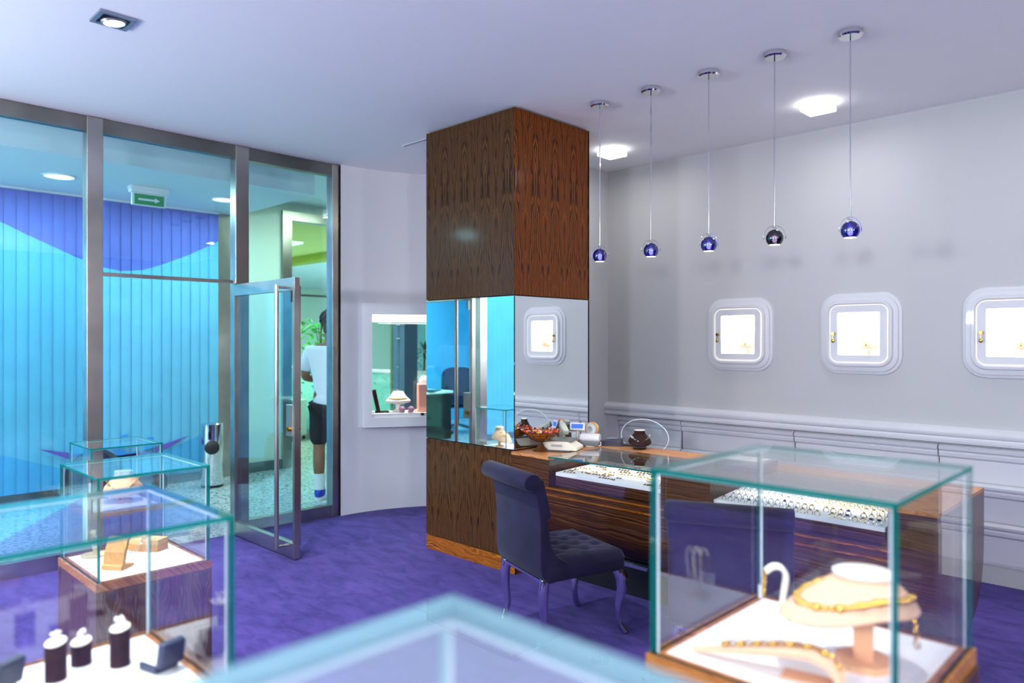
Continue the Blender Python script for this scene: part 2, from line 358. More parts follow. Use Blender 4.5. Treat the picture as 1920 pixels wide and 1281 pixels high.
# open glass door
dr = struct('door_1'); dr.location = (GX+.02, 2.60, 0)
DW, DH = .94, 1.965
MB().box(0, DW, -.02, .02, DH-.09, DH, bev=.002).build('top_rail', M['steel'], dr)
MB().box(0, DW, -.02, .02, .012, .115, bev=.002).build('bottom_rail', M['steel'], dr)
MB().box(0, .022, -.02, .02, .115, DH-.09).build('hinge_stile', M['steel'], dr)
MB().box(DW-.026, DW, -.02, .02, .115, DH-.09).build('lock_stile', M['steel'], dr)
MB().box(.022, DW-.026, -.006, .006, .115, DH-.09).build('pane', M['glass_thin'], dr)
for s in (-1, 1):
    h = MB().cyl((DW-.13, s*.085, .07), (DW-.13, s*.085, DH-.05), .016)
    for z in (.085, DH-.065): h.cyl((DW-.13, s*.085, z), (DW-.13, s*.018, z), .009)
    h.build('pull_handle', M['steel'], dr, True)
lb = MB().box(DW-.105, DW-.012, -.028, .028, .86, 1.08, bev=.004).build('lock_box', M['steel'], dr)
MB().cyl((DW-.05, -.045, .91), (DW-.05, .045, .91), .017).build('lock_cylinder', M['brass'], lb, True)
MB().box(DW-.075, DW-.06, -.014, .014, DH-.17, DH-.09).build('bolt_case', M['steel_dark'], dr)
MB().box(.0, .05, -.025, .025, DH, DH+.012).build('pivot', M['steel'], dr)

# wall cabinets under the rail
def moulded(w_, z0, z1, y, top):
    """front profile (y, z) with a rounded double moulding along its top edge"""
    h = z1-z0
    pr = [(y, z0), (y, z1-top), (y-.018, z1-top+.012), (y-.022, z1-top*.62), (y-.012, z1-top*.5), (y-.03, z1-top*.36), (y-.034, z1-top*.18), (y-.02, z1-.004), (y-.012, z1), (y+.02, z1), (y+.02, z0)]
    return pr
edges_x = [-3.905, -3.262, -2.305, -1.35, -.395, .56, 1.515, 2.47]
rail = MB()
pr = [(5.40, .862), (5.352, .862), (5.338, .868), (5.336, .884), (5.35, .894), (5.352, .905), (5.338, .914), (5.332, .935), (5.338, .952), (5.352, .962), (5.362, .972), (5.40, .972)]
rail.prism([(a, z) for a, z in pr], -4.055, .56, 'X')
o = rail.build('trim_1', M['gloss_white'], smooth=True); tag(o, kind='structure')
MB().box(-4.04, -3.915, 5.372, 5.392, .0, .855).build('trim_2', M['gloss_white'])['kind'] = 'structure'
ROW = ((.632, .852), (.392, .624), (.135, .384))
for i in range(len(edges_x)-1):
    x0, x1 = edges_x[i]+.004, edges_x[i+1]-.004
    names = ['first', 'second', 'third', 'fourth']
    if i < 4: lab = 'white lacquered wall cabinet with moulded fronts, %s from the corner behind the counter' % names[i]
    else: lab = 'white lacquered wall cabinet with moulded fronts, beyond the right edge, number %s outward' % names[min(i-4, 3)]
    if i > 4: continue
    t = thing('wall_cabinet', lab, 'cabinet', ((x0+x1)/2, 5.385, 0), group='white wall cabinets behind the counter'); hw = (x1-x0)/2
    MB().box(-hw-.003, hw+.003, .012, .03, .13, .855).build('carcass', M['steel_dark'], t)
    MB().box(-hw-.004, hw+.004, .10, .12, 0, .13).build('plinth', M['gloss_white'], t)
    MB().box(-hw-.004, hw+.004, .0, .12, .12, .134).build('bottom_board', M['gloss_white'], t)
    for z0, z1 in ROW:
        b = MB().prism(moulded(0, z0, z1, -.004, .085), -hw, hw, 'X'); b.build('drawer_front', M['gloss_white'], t, True)
    if i: MB().box(-hw-.006, -hw-.002, -.012, .012, .14, .852).build('joint_strip', M['steel'], t)

# lit wall niches
for i, x in enumerate(NICHE):
    names = ('nearest the corner', 'in the middle of the row', 'cut by the right edge of the photo', 'beyond the right edge')
    if i == 3: continue
    t = thing('wall_niche', 'white moulded square display niche lit from inside, %s' % names[i], 'display niche', (x, 5.39, NZ), group='lit niches on the back wall')
    prof = [(.555, .575, .13, 0), (.545, .565, .128, -.014), (.51, .53, .115, -.018), (.505, .525, .112, -.03), (.45, .465, .09, -.034), (.44, .455, .088, -.05), (.41, .425, .07, -.052), (.395, .41, .06, -.044), (.385, .40, .055, -.03)]
    MB().loft([rrect(w_, h, r, 6, y) for w_, h, r, y in prof]).build('moulded_frame', M['gloss_white'], t, True)
    MB().loft([rrect(.386, .401, .055, 6, -.046), rrect(.380, .395, .052, 6, -.046), rrect(.380, .395, .052, 6, -.036), rrect(.386, .401, .055, 6, -.036), rrect(.386, .401, .055, 6, -.046)]).build('light_strip', M['led'], t)
    d = MB().loft([rrect(.379, .394, .052, 6, -.034), rrect(.379, .394, .052, 6, -.044), rrect(.282, .302, .008, 6, -.042), rrect(.278, .298, .006, 6, -.03), rrect(.278, .298, .006, 6, -.02), rrect(.379, .394, .052, 6, -.034)]).build('door_frame', M['gloss_white'], t, True)
    MB().box(-.139, .139, -.03, -.026, -.149, .149).build('pane', M['glass'], d)
    k = MB().cyl((-.165, -.042, 0), (-.165, -.066, 0), .011).cyl((-.165, -.066, 0), (-.165, -.07, 0), .007)
    k.box(-.167, -.163, -.066, -.063, -.045, -.008).sphere((-.165, -.0645, -.05), .011, 10, 6, sc=(1, .3, 1.2)); k.build('lock_key', M['brass'], d, True)
    bx = MB(); bx.loft([[(a, y, c) for a, _, c in ((-.18, 0, -.18), (.18, 0, -.18), (.18, 0, .18), (-.18, 0, .18))] for y in (0, .16)], cap1=True)
    bx.build('lined_box', M['tray'], t)
    bu = thing('necklace_bust', ('pale bust with pendant inside the niche %s' % names[i]), 'jewellery bust', (x+.03, 5.475, NZ-.175), group='busts inside the lit niches')
    MB().lathe([(.045, 0), (.045, .012), (.015, .02), (.015, .06), (.09, .07), (.095, .085), (.07, .14), (.045, .185), (.043, .20)], 20, sy=.5).build('torso', M['blush'], bu, True)
    nk = MB().torus((0, -.018, .135), .07, .0022, 24, 5, sy=.5); nk.sphere((0, -.056, .10), .010, 8, 6, sc=(.6, .4, 1.6)); nk.build('pendant_necklace', M['gold'], bu, True)

# ------------------------------------------------------------------ pillar with mirror band
PX0, PX1, PY0, PY1 = -4.235, -3.328, 3.433, 4.215
pl = thing('pillar', 'square walnut veneered pillar with mirror band, rising to the ceiling', 'pillar', (0, 0, 0), kind='structure')
MB().box(PX0+.015, PX1-.015, PY0+.015, PY1-.015, 0, CH-.01).build('core', M['dark'], pl)
def panel(name, x0, y0, x1, y1, z0, z1, m):
    L_ = math.hypot(x1-x0, y1-y0); a = math.atan2(y1-y0, x1-x0)
    o_ = MB().box(0, L_, 0, .014, 0, z1-z0, bev=.0015).build(name, m, pl); o_.location = (x0, y0, z0); o_.rotation_euler = (0, 0, a); return o_
for z0, z1, kind in ((.105, .806, 'veneer_panel'), (.812, 1.820, 'mirror_panel'), (1.826, CH-.012, 'veneer_panel')):
    mm = M['mirror'] if kind == 'mirror_panel' else None
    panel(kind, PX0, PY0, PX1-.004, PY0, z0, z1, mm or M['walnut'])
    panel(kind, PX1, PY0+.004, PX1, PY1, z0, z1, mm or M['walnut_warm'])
panel('plinth_board', PX0+.005, PY0-.004, PX1+.006, PY0-.004, 0, .10, M['plinth']); panel('plinth_board', PX1+.006, PY0, PX1+.006, PY1, 0, .10, M['plinth'])
MB().box(PX0, PX0+.014, PY0+.015, PY1, .105, CH-.012).box(PX0, PX1, PY1-.014, PY1, .105, CH-.012).build('rear_panel', M['walnut'], pl)

# ------------------------------------------------------------------ corridor, office and far room beyond the glass
def S(name, b, m):
    o_ = b.build(name, m); o_['kind'] = 'structure'; return o_
S('floor.001', MB().box(-17, GX-.05, -4, 14, -.05, -.002), M['terrazzo'])
M['cor_ceil'] = mat('corridor_ceiling_paint', 'd6e2e6', .8); M['cor_wall'] = mat('pale_green_wall', 'd8e6d4', .7)
M['blue_wall'] = mat('blue_office_wall', '5fc4ee', .7); M['skirt'] = brushed('skirting_steel', '8c979c', .35)
S('ceiling.001', MB().box(-8.3, GX-.05, -4, 14, 3.2, 3.26), M['cor_ceil'])
S('ceiling.002', MB().box(-8.1, -6.38, -4, 3.78, 2.95, 3.2), M['cor_ceil'])
WX = -8.12
S('wall_corridor', MB().box(WX-.1, WX, 1.05, 4.36, 0, 3.2).box(WX-.1, WX, 4.36, 6.5, 3.09, 3.2), M['cor_wall'])
S('wall_corridor.001', MB().box(WX-.1, WX, -4, -.82, 0, 3.2).box(WX-.1, WX, -.82, 1.05, 2.6, 3.2), M['cor_wall'])
S('baseboard_corridor', MB().box(WX, WX+.02, 1.05, 4.36, 0, .11), M['skirt']); S('baseboard_corridor.001', MB().box(WX, WX+.02, -4, -.82, 0, .11), M['skirt'])
fr = struct('window_2')
MB().box(WX-.02, WX+.05, 3.56, 3.72, 0, 2.95).build('post', M['steel'], fr)
MB().box(WX-.1, WX+.04, 4.36, 4.48, 0, 3.09).build('post', M['steel'], fr); MB().box(WX-.1, WX+.04, 4.48, 6.0, 2.985, 3.09).build('lintel', M['steel'], fr)
MB().box(WX-.06, WX, 4.48, 6.0, 2.075, 2.10).build('transom_bar', M['steel_dark'], fr)
# vertical blinds printed with a purple wave, letters and swoosh
M['slat_blue'] = mat('blind_cyan_print', (.145, .49, .72), .7, var=.06, vscale=3); M['slat_purple'] = mat('blind_purple_print', (.13, .16, .56), .7, var=.08, vscale=3)
M['slat_deep'] = mat('blind_deep_blue_print', (.075, .40, .74), .7, var=.06, vscale=3)
M['print_purple'] = mat('swoosh_print', (.15, .09, .45), .7); M['print_blue'] = mat('letter_print', (.03, .27, .70), .7)
wave = [(-9, 2.9), (1.1, 2.80), (1.53, 2.622), (1.74, 2.522), (1.96, 2.427), (2.21, 2.319), (2.377, 2.262), (2.575, 2.235), (2.754, 2.258), (2.939, 2.321), (3.244, 2.459), (3.579, 2.642), (9, 2.9)]
deep = [(-9, .5), (1.53, .482), (1.85, .361), (2.094, .27), (2.5, .25), (3.0, .359), (3.39, .51), (3.6, .575), (9, .6)]
def interp(t, y):
    for (a, za), (b_, zb) in zip(t, t[1:]):
        if a <= y <= b_: return za+(zb-za)*(y-a)/(b_-a)
def blind(label, y0, y1, plain=False):
    t = thing('vertical_blind', label, 'blind', (-8.045, (y0+y1)/2, 0)); oy = (y0+y1)/2
    MB().box(-.03, .03, y0-oy, y1-oy, 2.932, 2.949).build('headrail', M['white'], t)
    n = round((y1-y0)/.1004); st = (y1-y0)/n
    for i in range(n):
        ya = y0+i*st; yb = ya+st*1.06
        zw = [interp(wave, ya), interp(wave, yb)]; zd = [interp(deep, ya), interp(deep, yb)]
        if plain: zw = [2.925, 2.925]; zd = [.12, .12]
        b = MB(); xa, xb = .0, -.011+random.uniform(-.003, .002); mid = (ya+yb)/2; xm = (xa+xb)/2+.0015
        for lo, hi, mi in (((.10, .10), zd, 2), (zd, zw, 0), (zw, (2.934, 2.934), 1)):
            if hi[0]-lo[0] < .011: continue
            lm, hm = (lo[0]+lo[1])/2, (hi[0]+hi[1])/2
            b._add([(xa, ya-oy, lo[0]), (xm, mid-oy, lm), (xb, yb-oy, lo[1]), (xb, yb-oy, hi[1]), (xm, mid-oy, hm), (xa, ya-oy, hi[0])], [(0, 1, 4, 5), (1, 2, 3, 4)], mi)
        b.build('slat', [M['slat_blue'], M['slat_purple'], M['slat_deep']], t)
    return t
bl = blind('cyan vertical blind printed with purple wave and letters, left beyond the glass', 1.06, 3.56)
blind('plain cyan vertical blind seen only in the pillar mirror', -2.4, -.84, True)
def decal(name, poly, m):
    MB().prism([(y-2.31, z) for y, z in poly], .012, .0135, 'X').build(name, m, bl)
decal('printed_swoosh', [(1.83, .505), (2.085, .44), (2.305, .39), (2.55, .365), (2.55, .30), (2.305, .325), (2.085, .379)], M['print_purple'])
decal('printed_swoosh', [(2.55, .365), (2.70, .372), (3.0, .444), (3.235, .503), (3.0, .387), (2.70, .328), (2.55, .30)], M['print_purple'])
arc = lambda cy, cz, r, a0, a1, n: [(cy+r*math.cos(math.radians(a0+(a1-a0)*i/n)), cz+r*math.sin(math.radians(a0+(a1-a0)*i/n))) for i in range(n+1)]
decal('printed_letter', [(2.345, .37), (2.43, .37), (2.43, .53), (2.345, .53)], M['print_blue'])
decal('printed_letter', [(2.723, .525), (2.64, .535)]+arc(2.62, .44, .135, 95, 250, 10)+[(2.723, .31), (2.723, .40), (2.65, .38)]+arc(2.63, .44, .06, 250, 95, 8)+[(2.723, .47)], M['print_blue'])
decal('printed_letter', [(2.785, .37), (2.865, .37), (2.865, .52), (2.785, .52)], M['print_blue'])
# corridor lamps and exit sign
for i, y in enumerate((1.80, 3.26, .33)):
    nm = ('left of the two, above the first bay', 'right of the two, beside the steel post', 'out of view to the left')[i]
    if i == 2: continue
    t = thing('ceiling_lamp', 'round cyan-lit recessed lamp in the corridor soffit, %s' % nm, 'ceiling lamp', (-7.22, y, 2.95), group='round lamps in the corridor soffit')
    MB().lathe([(.13, 0), (.13, -.008), (.118, -.012), (.112, -.004)], 28).build('trim_ring', M['white'], t, True)
    MB().lathe([(.112, -.003), (.112, -.006)], 28).build('diffuser', M['lamp_cyan'], t)
t = thing('exit_sign', 'green emergency exit sign with white arrow under corridor soffit', 'exit sign', (-7.18, 2.52, 2.95))
MB().box(-.05, .05, -.17, .17, -.035, 0, bev=.006).box(-.04, .04, -.165, .165, -.06, -.03, bev=.006).build('housing', M['white'], t)
MB().box(-.012, .012, -.15, .15, -.175, -.055, bev=.003).build('frame', M['white'], t)
MB().box(.012, .015, -.128, .132, -.165, -.07).build('green_panel', mat('sign_green', (.0, .30, .09), .4), t)
MB().prism([(-.095, -.127), (.05, -.127), (.05, -.142), (.098, -.118), (.05, -.094), (.05, -.109), (-.095, -.109)], .0152, .0165, 'X').build('white_arrow', M['white'], t)
# litter bin
t = thing('litter_bin', 'chrome cylinder litter bin with round black opening beside doorway', 'litter bin', (-7.63, 3.31, 0))
MB().lathe([(.105, .02), (.108, .03), (.108, .655), (.10, .665), (.0, .668)], 36).build('body', M['chrome'], t, True)
MB().lathe([(.110, 0), (.110, .022)], 36).build('foot_ring', M['black'], t, True)
ax = Vector((.917, -.398, 0)); B0 = Vector((0, 0, .42))
MB().lathe([(.0, .0), (.068, .0), (.072, .012), (.060, .016)], 28, T=Matrix.Translation(B0+ax*.098) @ ax.to_track_quat('Z', 'Y').to_matrix().to_4x4()).build('opening', M['black'], t, True)
# low dark lounge chair in the corridor
t = thing('lounge_chair', 'low black rounded lounge chair behind the farthest glass case', 'armchair', (-6.52, 2.02, 0), math.radians(44))
M['blackfab'] = mat('black_leather', '0b0d10', .5, bump=.2, spec=.2)
MB().loft([[(x*sx_, y_, z_) for x, z_ in [(.23*math.cos(a), .42+.25*math.sin(a)*(1.0 if math.sin(a) > 0 else .6)) for a in [2*PI*i/28 for i in range(28)]]] for y_, sx_ in ((-.28, .85), (-.30, 1), (-.22, 1), (-.2, .85))], cap0=True, cap1=True).build('backrest', M['blackfab'], t, True)
MB().box(-.30, .30, -.2, .34, .24, .40, bev=.06).build('seat', M['blackfab'], t, True)
for sx in (-1, 1):
    for y_ in (-.2, .26): MB().cyl((sx*.24, y_, 0), (sx*.22, y_, .26), .015).build('leg', M['chrome'], t, True)
# office seen in the mirror
S('wall_office', MB().box(-11.0, -10.9, -4, 3.6, 0, 3.2).box(-10.9, -8.2, 1.15, 1.25, 0, 3.2).box(-10.9, -8.2, -4, -3.9, 0, 3.2), M['blue_wall'])
S('ceiling.003', MB().box(-11, -8.2, -4, 1.25, 3.0, 3.1), M['cor_ceil'])
t = thing('office_desk', 'desk with dark panel side seen in the pillar mirror', 'desk', (-9.0, -.28, 0))
MB().box(-.45, .3, -.45, .6, .715, .75).build('top', M['cor_wall'], t)
for x in (-.4, .25): MB().box(x-.02, x+.02, -.43, .40, 0, .715).build('side_panel', M['dark'], t)
t = thing('laptop', 'open dark laptop on the desk in the pillar mirror', 'laptop', (-8.82, -.36, .75), math.radians(60))
MB().box(-.17, .17, -.12, .12, 0, .018).build('base', M['black'], t)
MB().box(-.17, .17, -.012, 0, 0, .24, T=TR(0, .12, .012) @ RX(math.radians(-22))).build('screen', M['black'], t)
t = thing('office_chair', 'dark blue office chair on chrome castors seen in the mirror', 'office chair', (-9.25, -1.3, 0), math.radians(130))
M['blue_mesh'] = mat('navy_chair_fabric', '1a2150', .7, var=.3, vscale=15)
MB().loft([[(x*k, y_, z_) for x, z_ in [(.27*math.copysign(abs(math.cos(a))**.5, math.cos(a)), .80+.30*math.copysign(abs(math.sin(a))**.5, math.sin(a))) for a in [2*PI*i/32 for i in range(32)]]] for y_, k in ((-.30, .9), (-.27, 1), (-.23, .95))], cap0=True, cap1=True).build('backrest', M['blue_mesh'], t, True)
MB().box(-.25, .25, -.22, .26, .42, .50, bev=.03).build('seat', M['blue_mesh'], t, True)
MB().cyl((0, 0, .1), (0, 0, .42), .03).build('gas_lift', M['black'], t, True)
for i in range(5):
    a = 2*PI*i/5; l = MB().cyl((0, 0, .13), (.32*math.cos(a), .32*math.sin(a), .07), .022).build('base_spoke', M['chrome'], t, True)
    MB().sphere((.32*math.cos(a), .32*math.sin(a), .032), .032, 10, 8).build('castor', M['black'], l, True)
for sx in (-1, 1): MB().tube([(sx*.27, -.1, .46), (sx*.29, -.08, .64), (sx*.29, .15, .66)], .018).build('armrest', M['black'], t, True)
# far room
S('ceiling.004', MB().box(-17, -8.22, 3.6, 6.5, 3.0, 3.1), mat('yellow_ceiling_paint', 'd8d98a', .8)); S('trim_3', MB().box(-17, -8.22, 6.5, 6.7, 2.87, 3.1), mat('olive_beam_paint', 'a3b050', .8))
S('ceiling.005', MB().box(-17, -5, 6.7, 14, 2.87, 2.97), M['cor_ceil'])
S('wall_far', MB().box(-17, -4, 13.0, 13.1, 0, 3.2), mat('turquoise_wall', '9fd8de', .8)); S('wall_far.001', MB().box(-17, -16.9, 3.6, 13, 0, 3.2), M['cor_wall'])
S('wall_far.002', MB().box(-17, -8.22, 3.6, 3.7, 0, 3.2), M['cor_wall'])
t = thing('ceiling_light', 'square louvred fluorescent panel in the yellow ceiling beyond the opening', 'ceiling light', (-10.15, 5.35, 3.0))
MB().box(-.3, .3, -.3, .3, -.012, 0).build('panel', emission('panel_light', (.8, 1, 1), 1.6), t)
for i in range(5): MB().box(-.3, .3, -.3+.15*i-.006, -.3+.15*i+.006, -.03, -.012).build('louvre', M['chrome'], t)
# tiled counter of turquoise mosaic
t = thing('tiled_counter', 'turquoise mosaic half wall in the far room behind the person', 'counter', (-9.6, 6.1, 0))
m, N, L, P = nodes('turquoise_mosaic'); bt = N.new('ShaderNodeTexBrick'); tc = N.new('ShaderNodeTexCoord'); mp = N.new('ShaderNodeMapping'); mp.inputs['Rotation'].default_value = (PI/2, 0, 0)
L.new(tc.outputs['Object'], mp.inputs[0]); L.new(mp.outputs[0], bt.inputs['Vector']); bt.inputs['Scale'].default_value = 12; bt.inputs['Color1'].default_value = lin('8fdcd6'); bt.inputs['Color2'].default_value = lin('6fc4c4'); bt.inputs['Mortar'].default_value = lin('b5e6e2'); bt.inputs['Bias'].default_value = -.2
L.new(bt.outputs['Color'], P.inputs['Base Color']); P.inputs['Roughness'].default_value = .25; M['mosaic'] = m
MB().box(-2.6, 1.5, 0, .4, .12, 1.08).build('front', M['mosaic'], t); MB().box(-2.6, 1.5, -.02, .42, 1.08, 1.10).build('top', M['white'], t); MB().box(-2.6, 1.5, .02, .38, 0, .12).build('skirting', M['skirt'], t)
rt = random.Random(3); mt = mat('dark_mosaic_tile', '2f6a78', .3)
for i in range(46):
    x = rt.uniform(-2.0, 0.4); z = rt.uniform(.2, 1.02); o = MB().box(-.035, .035, -.006, 0, -.011, .011).build('mosaic_tile', mt, t) if i == 0 else o.copy()
    if i: C.objects.link(o)
    o.location = (x, 0, z)
t = thing('white_trolley', 'white box trolley on castors standing by the turquoise counter', 'trolley', (-10.45, 5.75, 0))
MB().box(-.18, .18, -.2, .2, .06, .62, bev=.015).build('body', M['white'], t)
for sx in (-1, 1):
    for sy in (-1, 1): MB().sphere((sx*.15, sy*.16, .03), .03, 10, 6).build('castor', M['black'], t, True)
def leaf_cluster(name, label, loc, n, spread, h, ll, lw, m, spiky=False, group=None, cat='plant', pot=True):
    t = thing(name, label, cat, loc, 0, group); rr = random.Random(int(abs(loc[0]*100)))
    if pot: MB().lathe([(.09, 0), (.12, .2), (.125, .22), (.11, .22)], 20).build('pot', M['white'], t, True)
    zb = .2 if pot else 0
    for i in range(n):
        a = rr.uniform(0, 2*PI); b = MB()
        if spiky:
            el = rr.uniform(-.5, 1.4); d = Vector((math.cos(a)*math.cos(el), math.sin(a)*math.cos(el), math.sin(el))); p0 = Vector((0, 0, zb+h))
        else:
            p0 = Vector((rr.uniform(-spread, spread), rr.uniform(-spread, spread), zb+rr.uniform(.05, h))); el = rr.uniform(-.3, .9); d = Vector((math.cos(a)*math.cos(el), math.sin(a)*math.cos(el), math.sin(el)))
        sd = d.cross(Vector((0, 0, 1))).normalized(); up = sd.cross(d)
        p1 = p0+d*ll*.45; p2 = p0+d*ll-Vector((0, 0, ll*.25))
        b._add([p0, p1+sd*lw, p1+up*lw*.3, p1-sd*lw, p2], [(0, 1, 2), (0, 2, 3), (1, 4, 2), (2, 4, 3)])
        b.build('leaf', m, t)
    st = MB(); st.tube([(0, 0, zb-.02), (.01, 0, zb+h*.5), (0, .01, zb+h)], .012, 6)
    if not spiky:
        for i in range(4): st.tube([(0, 0, zb), (rr.uniform(-spread, spread)*.7, rr.uniform(-spread, spread)*.7, zb+h*rr.uniform(.5, .9))], .006, 5)
    st.build('stem', mat('plant_stem', '4a5a28', .7), t, True); return t
M['leaf'] = mat('green_leaf', '3fae3a', .5, var=.3, vscale=8); M['leaf_dark'] = mat('dark_palm_leaf', '1f4636', .5, var=.3, vscale=8)
leaf_cluster('potted_plant', 'bright green leafy plant on the turquoise counter left of the person', (-10.42, 6.28, 1.10), 60, .24, .52, .18, .05, M['leaf'])
t = thing('far_window', 'bright tall daylit window in the far room behind the person', 'window', (-15.0, 12.95, 0))
MB().box(-.95, 1.3, -.04, 0, 0, .9).build('sill_panel', M['white'], t)
for x0, x1 in ((-.95, .0), (.25, 1.3)):
    f = MB().box(x0, x1, -.05, .0, .9, 2.7).build('frame', M['white'], t); MB().box(x0+.06, x1-.06, -.06, -.045, .98, 2.62).build('pane', emission('daylit_pane', (.9, 1, 1), 1.5), f)
t = thing('far_window', 'leafy daylit window glimpsed through the wall vitrine', 'window', (-10.4, 12.95, 0))
m, N, L, P = nodes('garden_view'); nz = N.new('ShaderNodeTexNoise'); nz.inputs['Scale'].default_value = 4; nz.inputs['Detail'].default_value = 6; tc = N.new('ShaderNodeTexCoord'); L.new(tc.outputs['Object'], nz.inputs['Vector'])
r = N.new('ShaderNodeValToRGB'); e = r.color_ramp.elements; e[0].position = .38; e[0].color = lin('2c8f94'); e[1].position = .64; e[1].color = lin('c8f4ff'); k = e.new(.5); k.color = lin('55c2d2'); L.new(nz.outputs['Fac'], r.inputs[0]); L.new(r.outputs[0], P.inputs['Emission Color']); P.inputs['Emission Strength'].default_value = 1.0; P.inputs['Base Color'].default_value = (0, 0, 0, 1)
f = MB().box(-2.2, 2.4, -.05, .0, .9, 2.7).build('frame', M['white'], t); MB().box(-2.2, 2.4, -.04, .0, 0, .9).build('sill_panel', M['white'], t)
for x0, x1 in ((-2.1, -1.0), (-.92, .2), (.28, 1.3), (1.38, 2.3)): MB().box(x0, x1, -.06, -.045, .98, 2.62).build('pane', m, f)
t = thing('grey_column', 'grey panelled column seen through the wall vitrine', 'column', (-7.29, 5.6, 0))
M['greyblue'] = mat('grey_blue_panel', '5d7590', .45); MB().box(-.16, -.03, -.1, .1, 0, 2.87).build('panel', M['greyblue'], t); MB().box(-.022, .085, -.1, .1, 0, 2.87).build('panel', M['greyblue'], t); MB().box(-.20, -.164, -.105, .105, 0, 2.87).build('corner_post', mat('olive_post', '6f8a45', .5), t)
for z in (1.55, 1.72, 1.88): MB().box(-.05, .02, -.12, -.10, z, z+.012).build('bracket', M['chrome'], t)
t = thing('planter', 'white planter box behind the wall vitrine', 'planter', (-7.78, 6.3, 0)); MB().box(-.27, .27, -.16, .16, 0, 1.13, bev=.01).build('box', M['white'], t); MB().box(-.25, .25, -.14, .14, 1.125, 1.135).build('soil', M['dark'], t)
leaf_cluster('palm', 'dark spiky palm in the white planter behind the vitrine', (-7.77, 6.26, 1.13), 46, .02, .26, .2, .012, M['leaf_dark'], True, pot=False)
leaf_cluster('palm', 'small dark spiky palm at the left end of the white planter', (-7.93, 6.24, 1.13), 30, .02, .12, .15, .012, M['leaf_dark'], True, pot=False)
# person in the corridor, seen from behind, arms folded forward
pr_ = thing('person', 'person seen from behind in white T-shirt, black shorts, white socks, blue shoes', 'person', (-6.215, 3.85, 0), math.radians(44.3+8))
M['skin'] = mat('skin', '8a5a42', .55); M['tshirt'] = mat('white_tshirt', 'e6e8ee', .8, bump=.15, bscale=30); M['shorts'] = mat('black_shorts', '12131c', .85)
V = [(0, 0, .96), (0, .01, 1.15), (0, .015, 1.36), (0, .0, 1.50), (0, .01, 1.56), (0, .03, 1.66), (0, .035, 1.74),
     (-.095, 0, .90), (-.105, .01, .50), (-.10, -.03, .09), (-.10, .10, .035), (.095, 0, .90), (.105, .01, .50), (.10, -.03, .09), (.10, .10, .035),
     (-.185, .0, 1.43), (-.245, .02, 1.17), (-.10, .24, 1.14), (-.02, .27, 1.15), (.185, .0, 1.43), (.245, .02, 1.17), (.10, .24, 1.18), (.02, .27, 1.19), (-.10, -.045, .34), (.10, -.045, .34)]
E_ = [(0, 1), (1, 2), (2, 3), (3, 4), (4, 5), (5, 6), (0, 7), (7, 8), (8, 23), (23, 9), (9, 10), (0, 11), (11, 12), (12, 24), (24, 13), (13, 14), (2, 15), (15, 16), (16, 17), (17, 18), (2, 19), (19, 20), (20, 21), (21, 22)]
Rr = [(.15, .11), (.14, .10), (.165, .115), (.065, .06), (.052, .052), (.075, .088), (.062, .078), (.088, .095), (.056, .06), (.036, .038), (.035, .025), (.088, .095), (.056, .06), (.036, .038), (.035, .025),
      (.062, .062), (.044, .046), (.032, .034), (.035, .022), (.062, .062), (.044, .046), (.032, .034), (.035, .022), (.053, .062), (.053, .062)]
skin('body', V, E_, Rr, M['skin'], pr_)
SV = [(0, 0, .84), (0, .0, .97), (0, .01, 1.15), (0, .012, 1.36), (0, .0, 1.475), (-.19, .0, 1.425), (-.238, .018, 1.22), (.19, .0, 1.425), (.238, .018, 1.22)]
skin('tshirt', SV, [(0, 1), (1, 2), (2, 3), (3, 4), (3, 5), (5, 6), (3, 7), (7, 8)], [(.185, .145), (.18, .135), (.17, .125), (.185, .135), (.085, .075), (.082, .082), (.078, .078), (.082, .082), (.078, .078)], M['tshirt'], pr_, 2)
skin('shorts', [(0, 0, .95), (-.095, 0, .86), (-.108, .005, .50), (.095, 0, .86), (.108, .005, .50)], [(0, 1), (1, 2), (0, 3), (3, 4)], [(.16, .125), (.105, .115), (.09, .098), (.105, .115), (.09, .098)], M['shorts'], pr_)
hr = MB(); hr.sphere((0, .005, 1.72), .1, 20, 12, sc=(.92, 1.08, 1.08), z0=-.55)
for i in range(150):
    a = random.uniform(0, 2*PI); t_ = random.uniform(-.3, 1); q = math.sqrt(1-t_*t_); hr.sphere((.09*q*math.cos(a), .005+.105*q*math.sin(a), 1.72+.105*t_), random.uniform(.012, .02), 6, 4)
hr.box(-.06, .06, -.085, -.03, 1.60, 1.70, bev=.025); hr.build('hair', mat('black_hair', '0d0c10', .7), pr_, True)
fc = MB(); fc.sphere((0, .118, 1.655), .016, 10, 6, sc=(.8, 1.1, 1.4)); fc.build('nose', M['skin'], pr_, True)
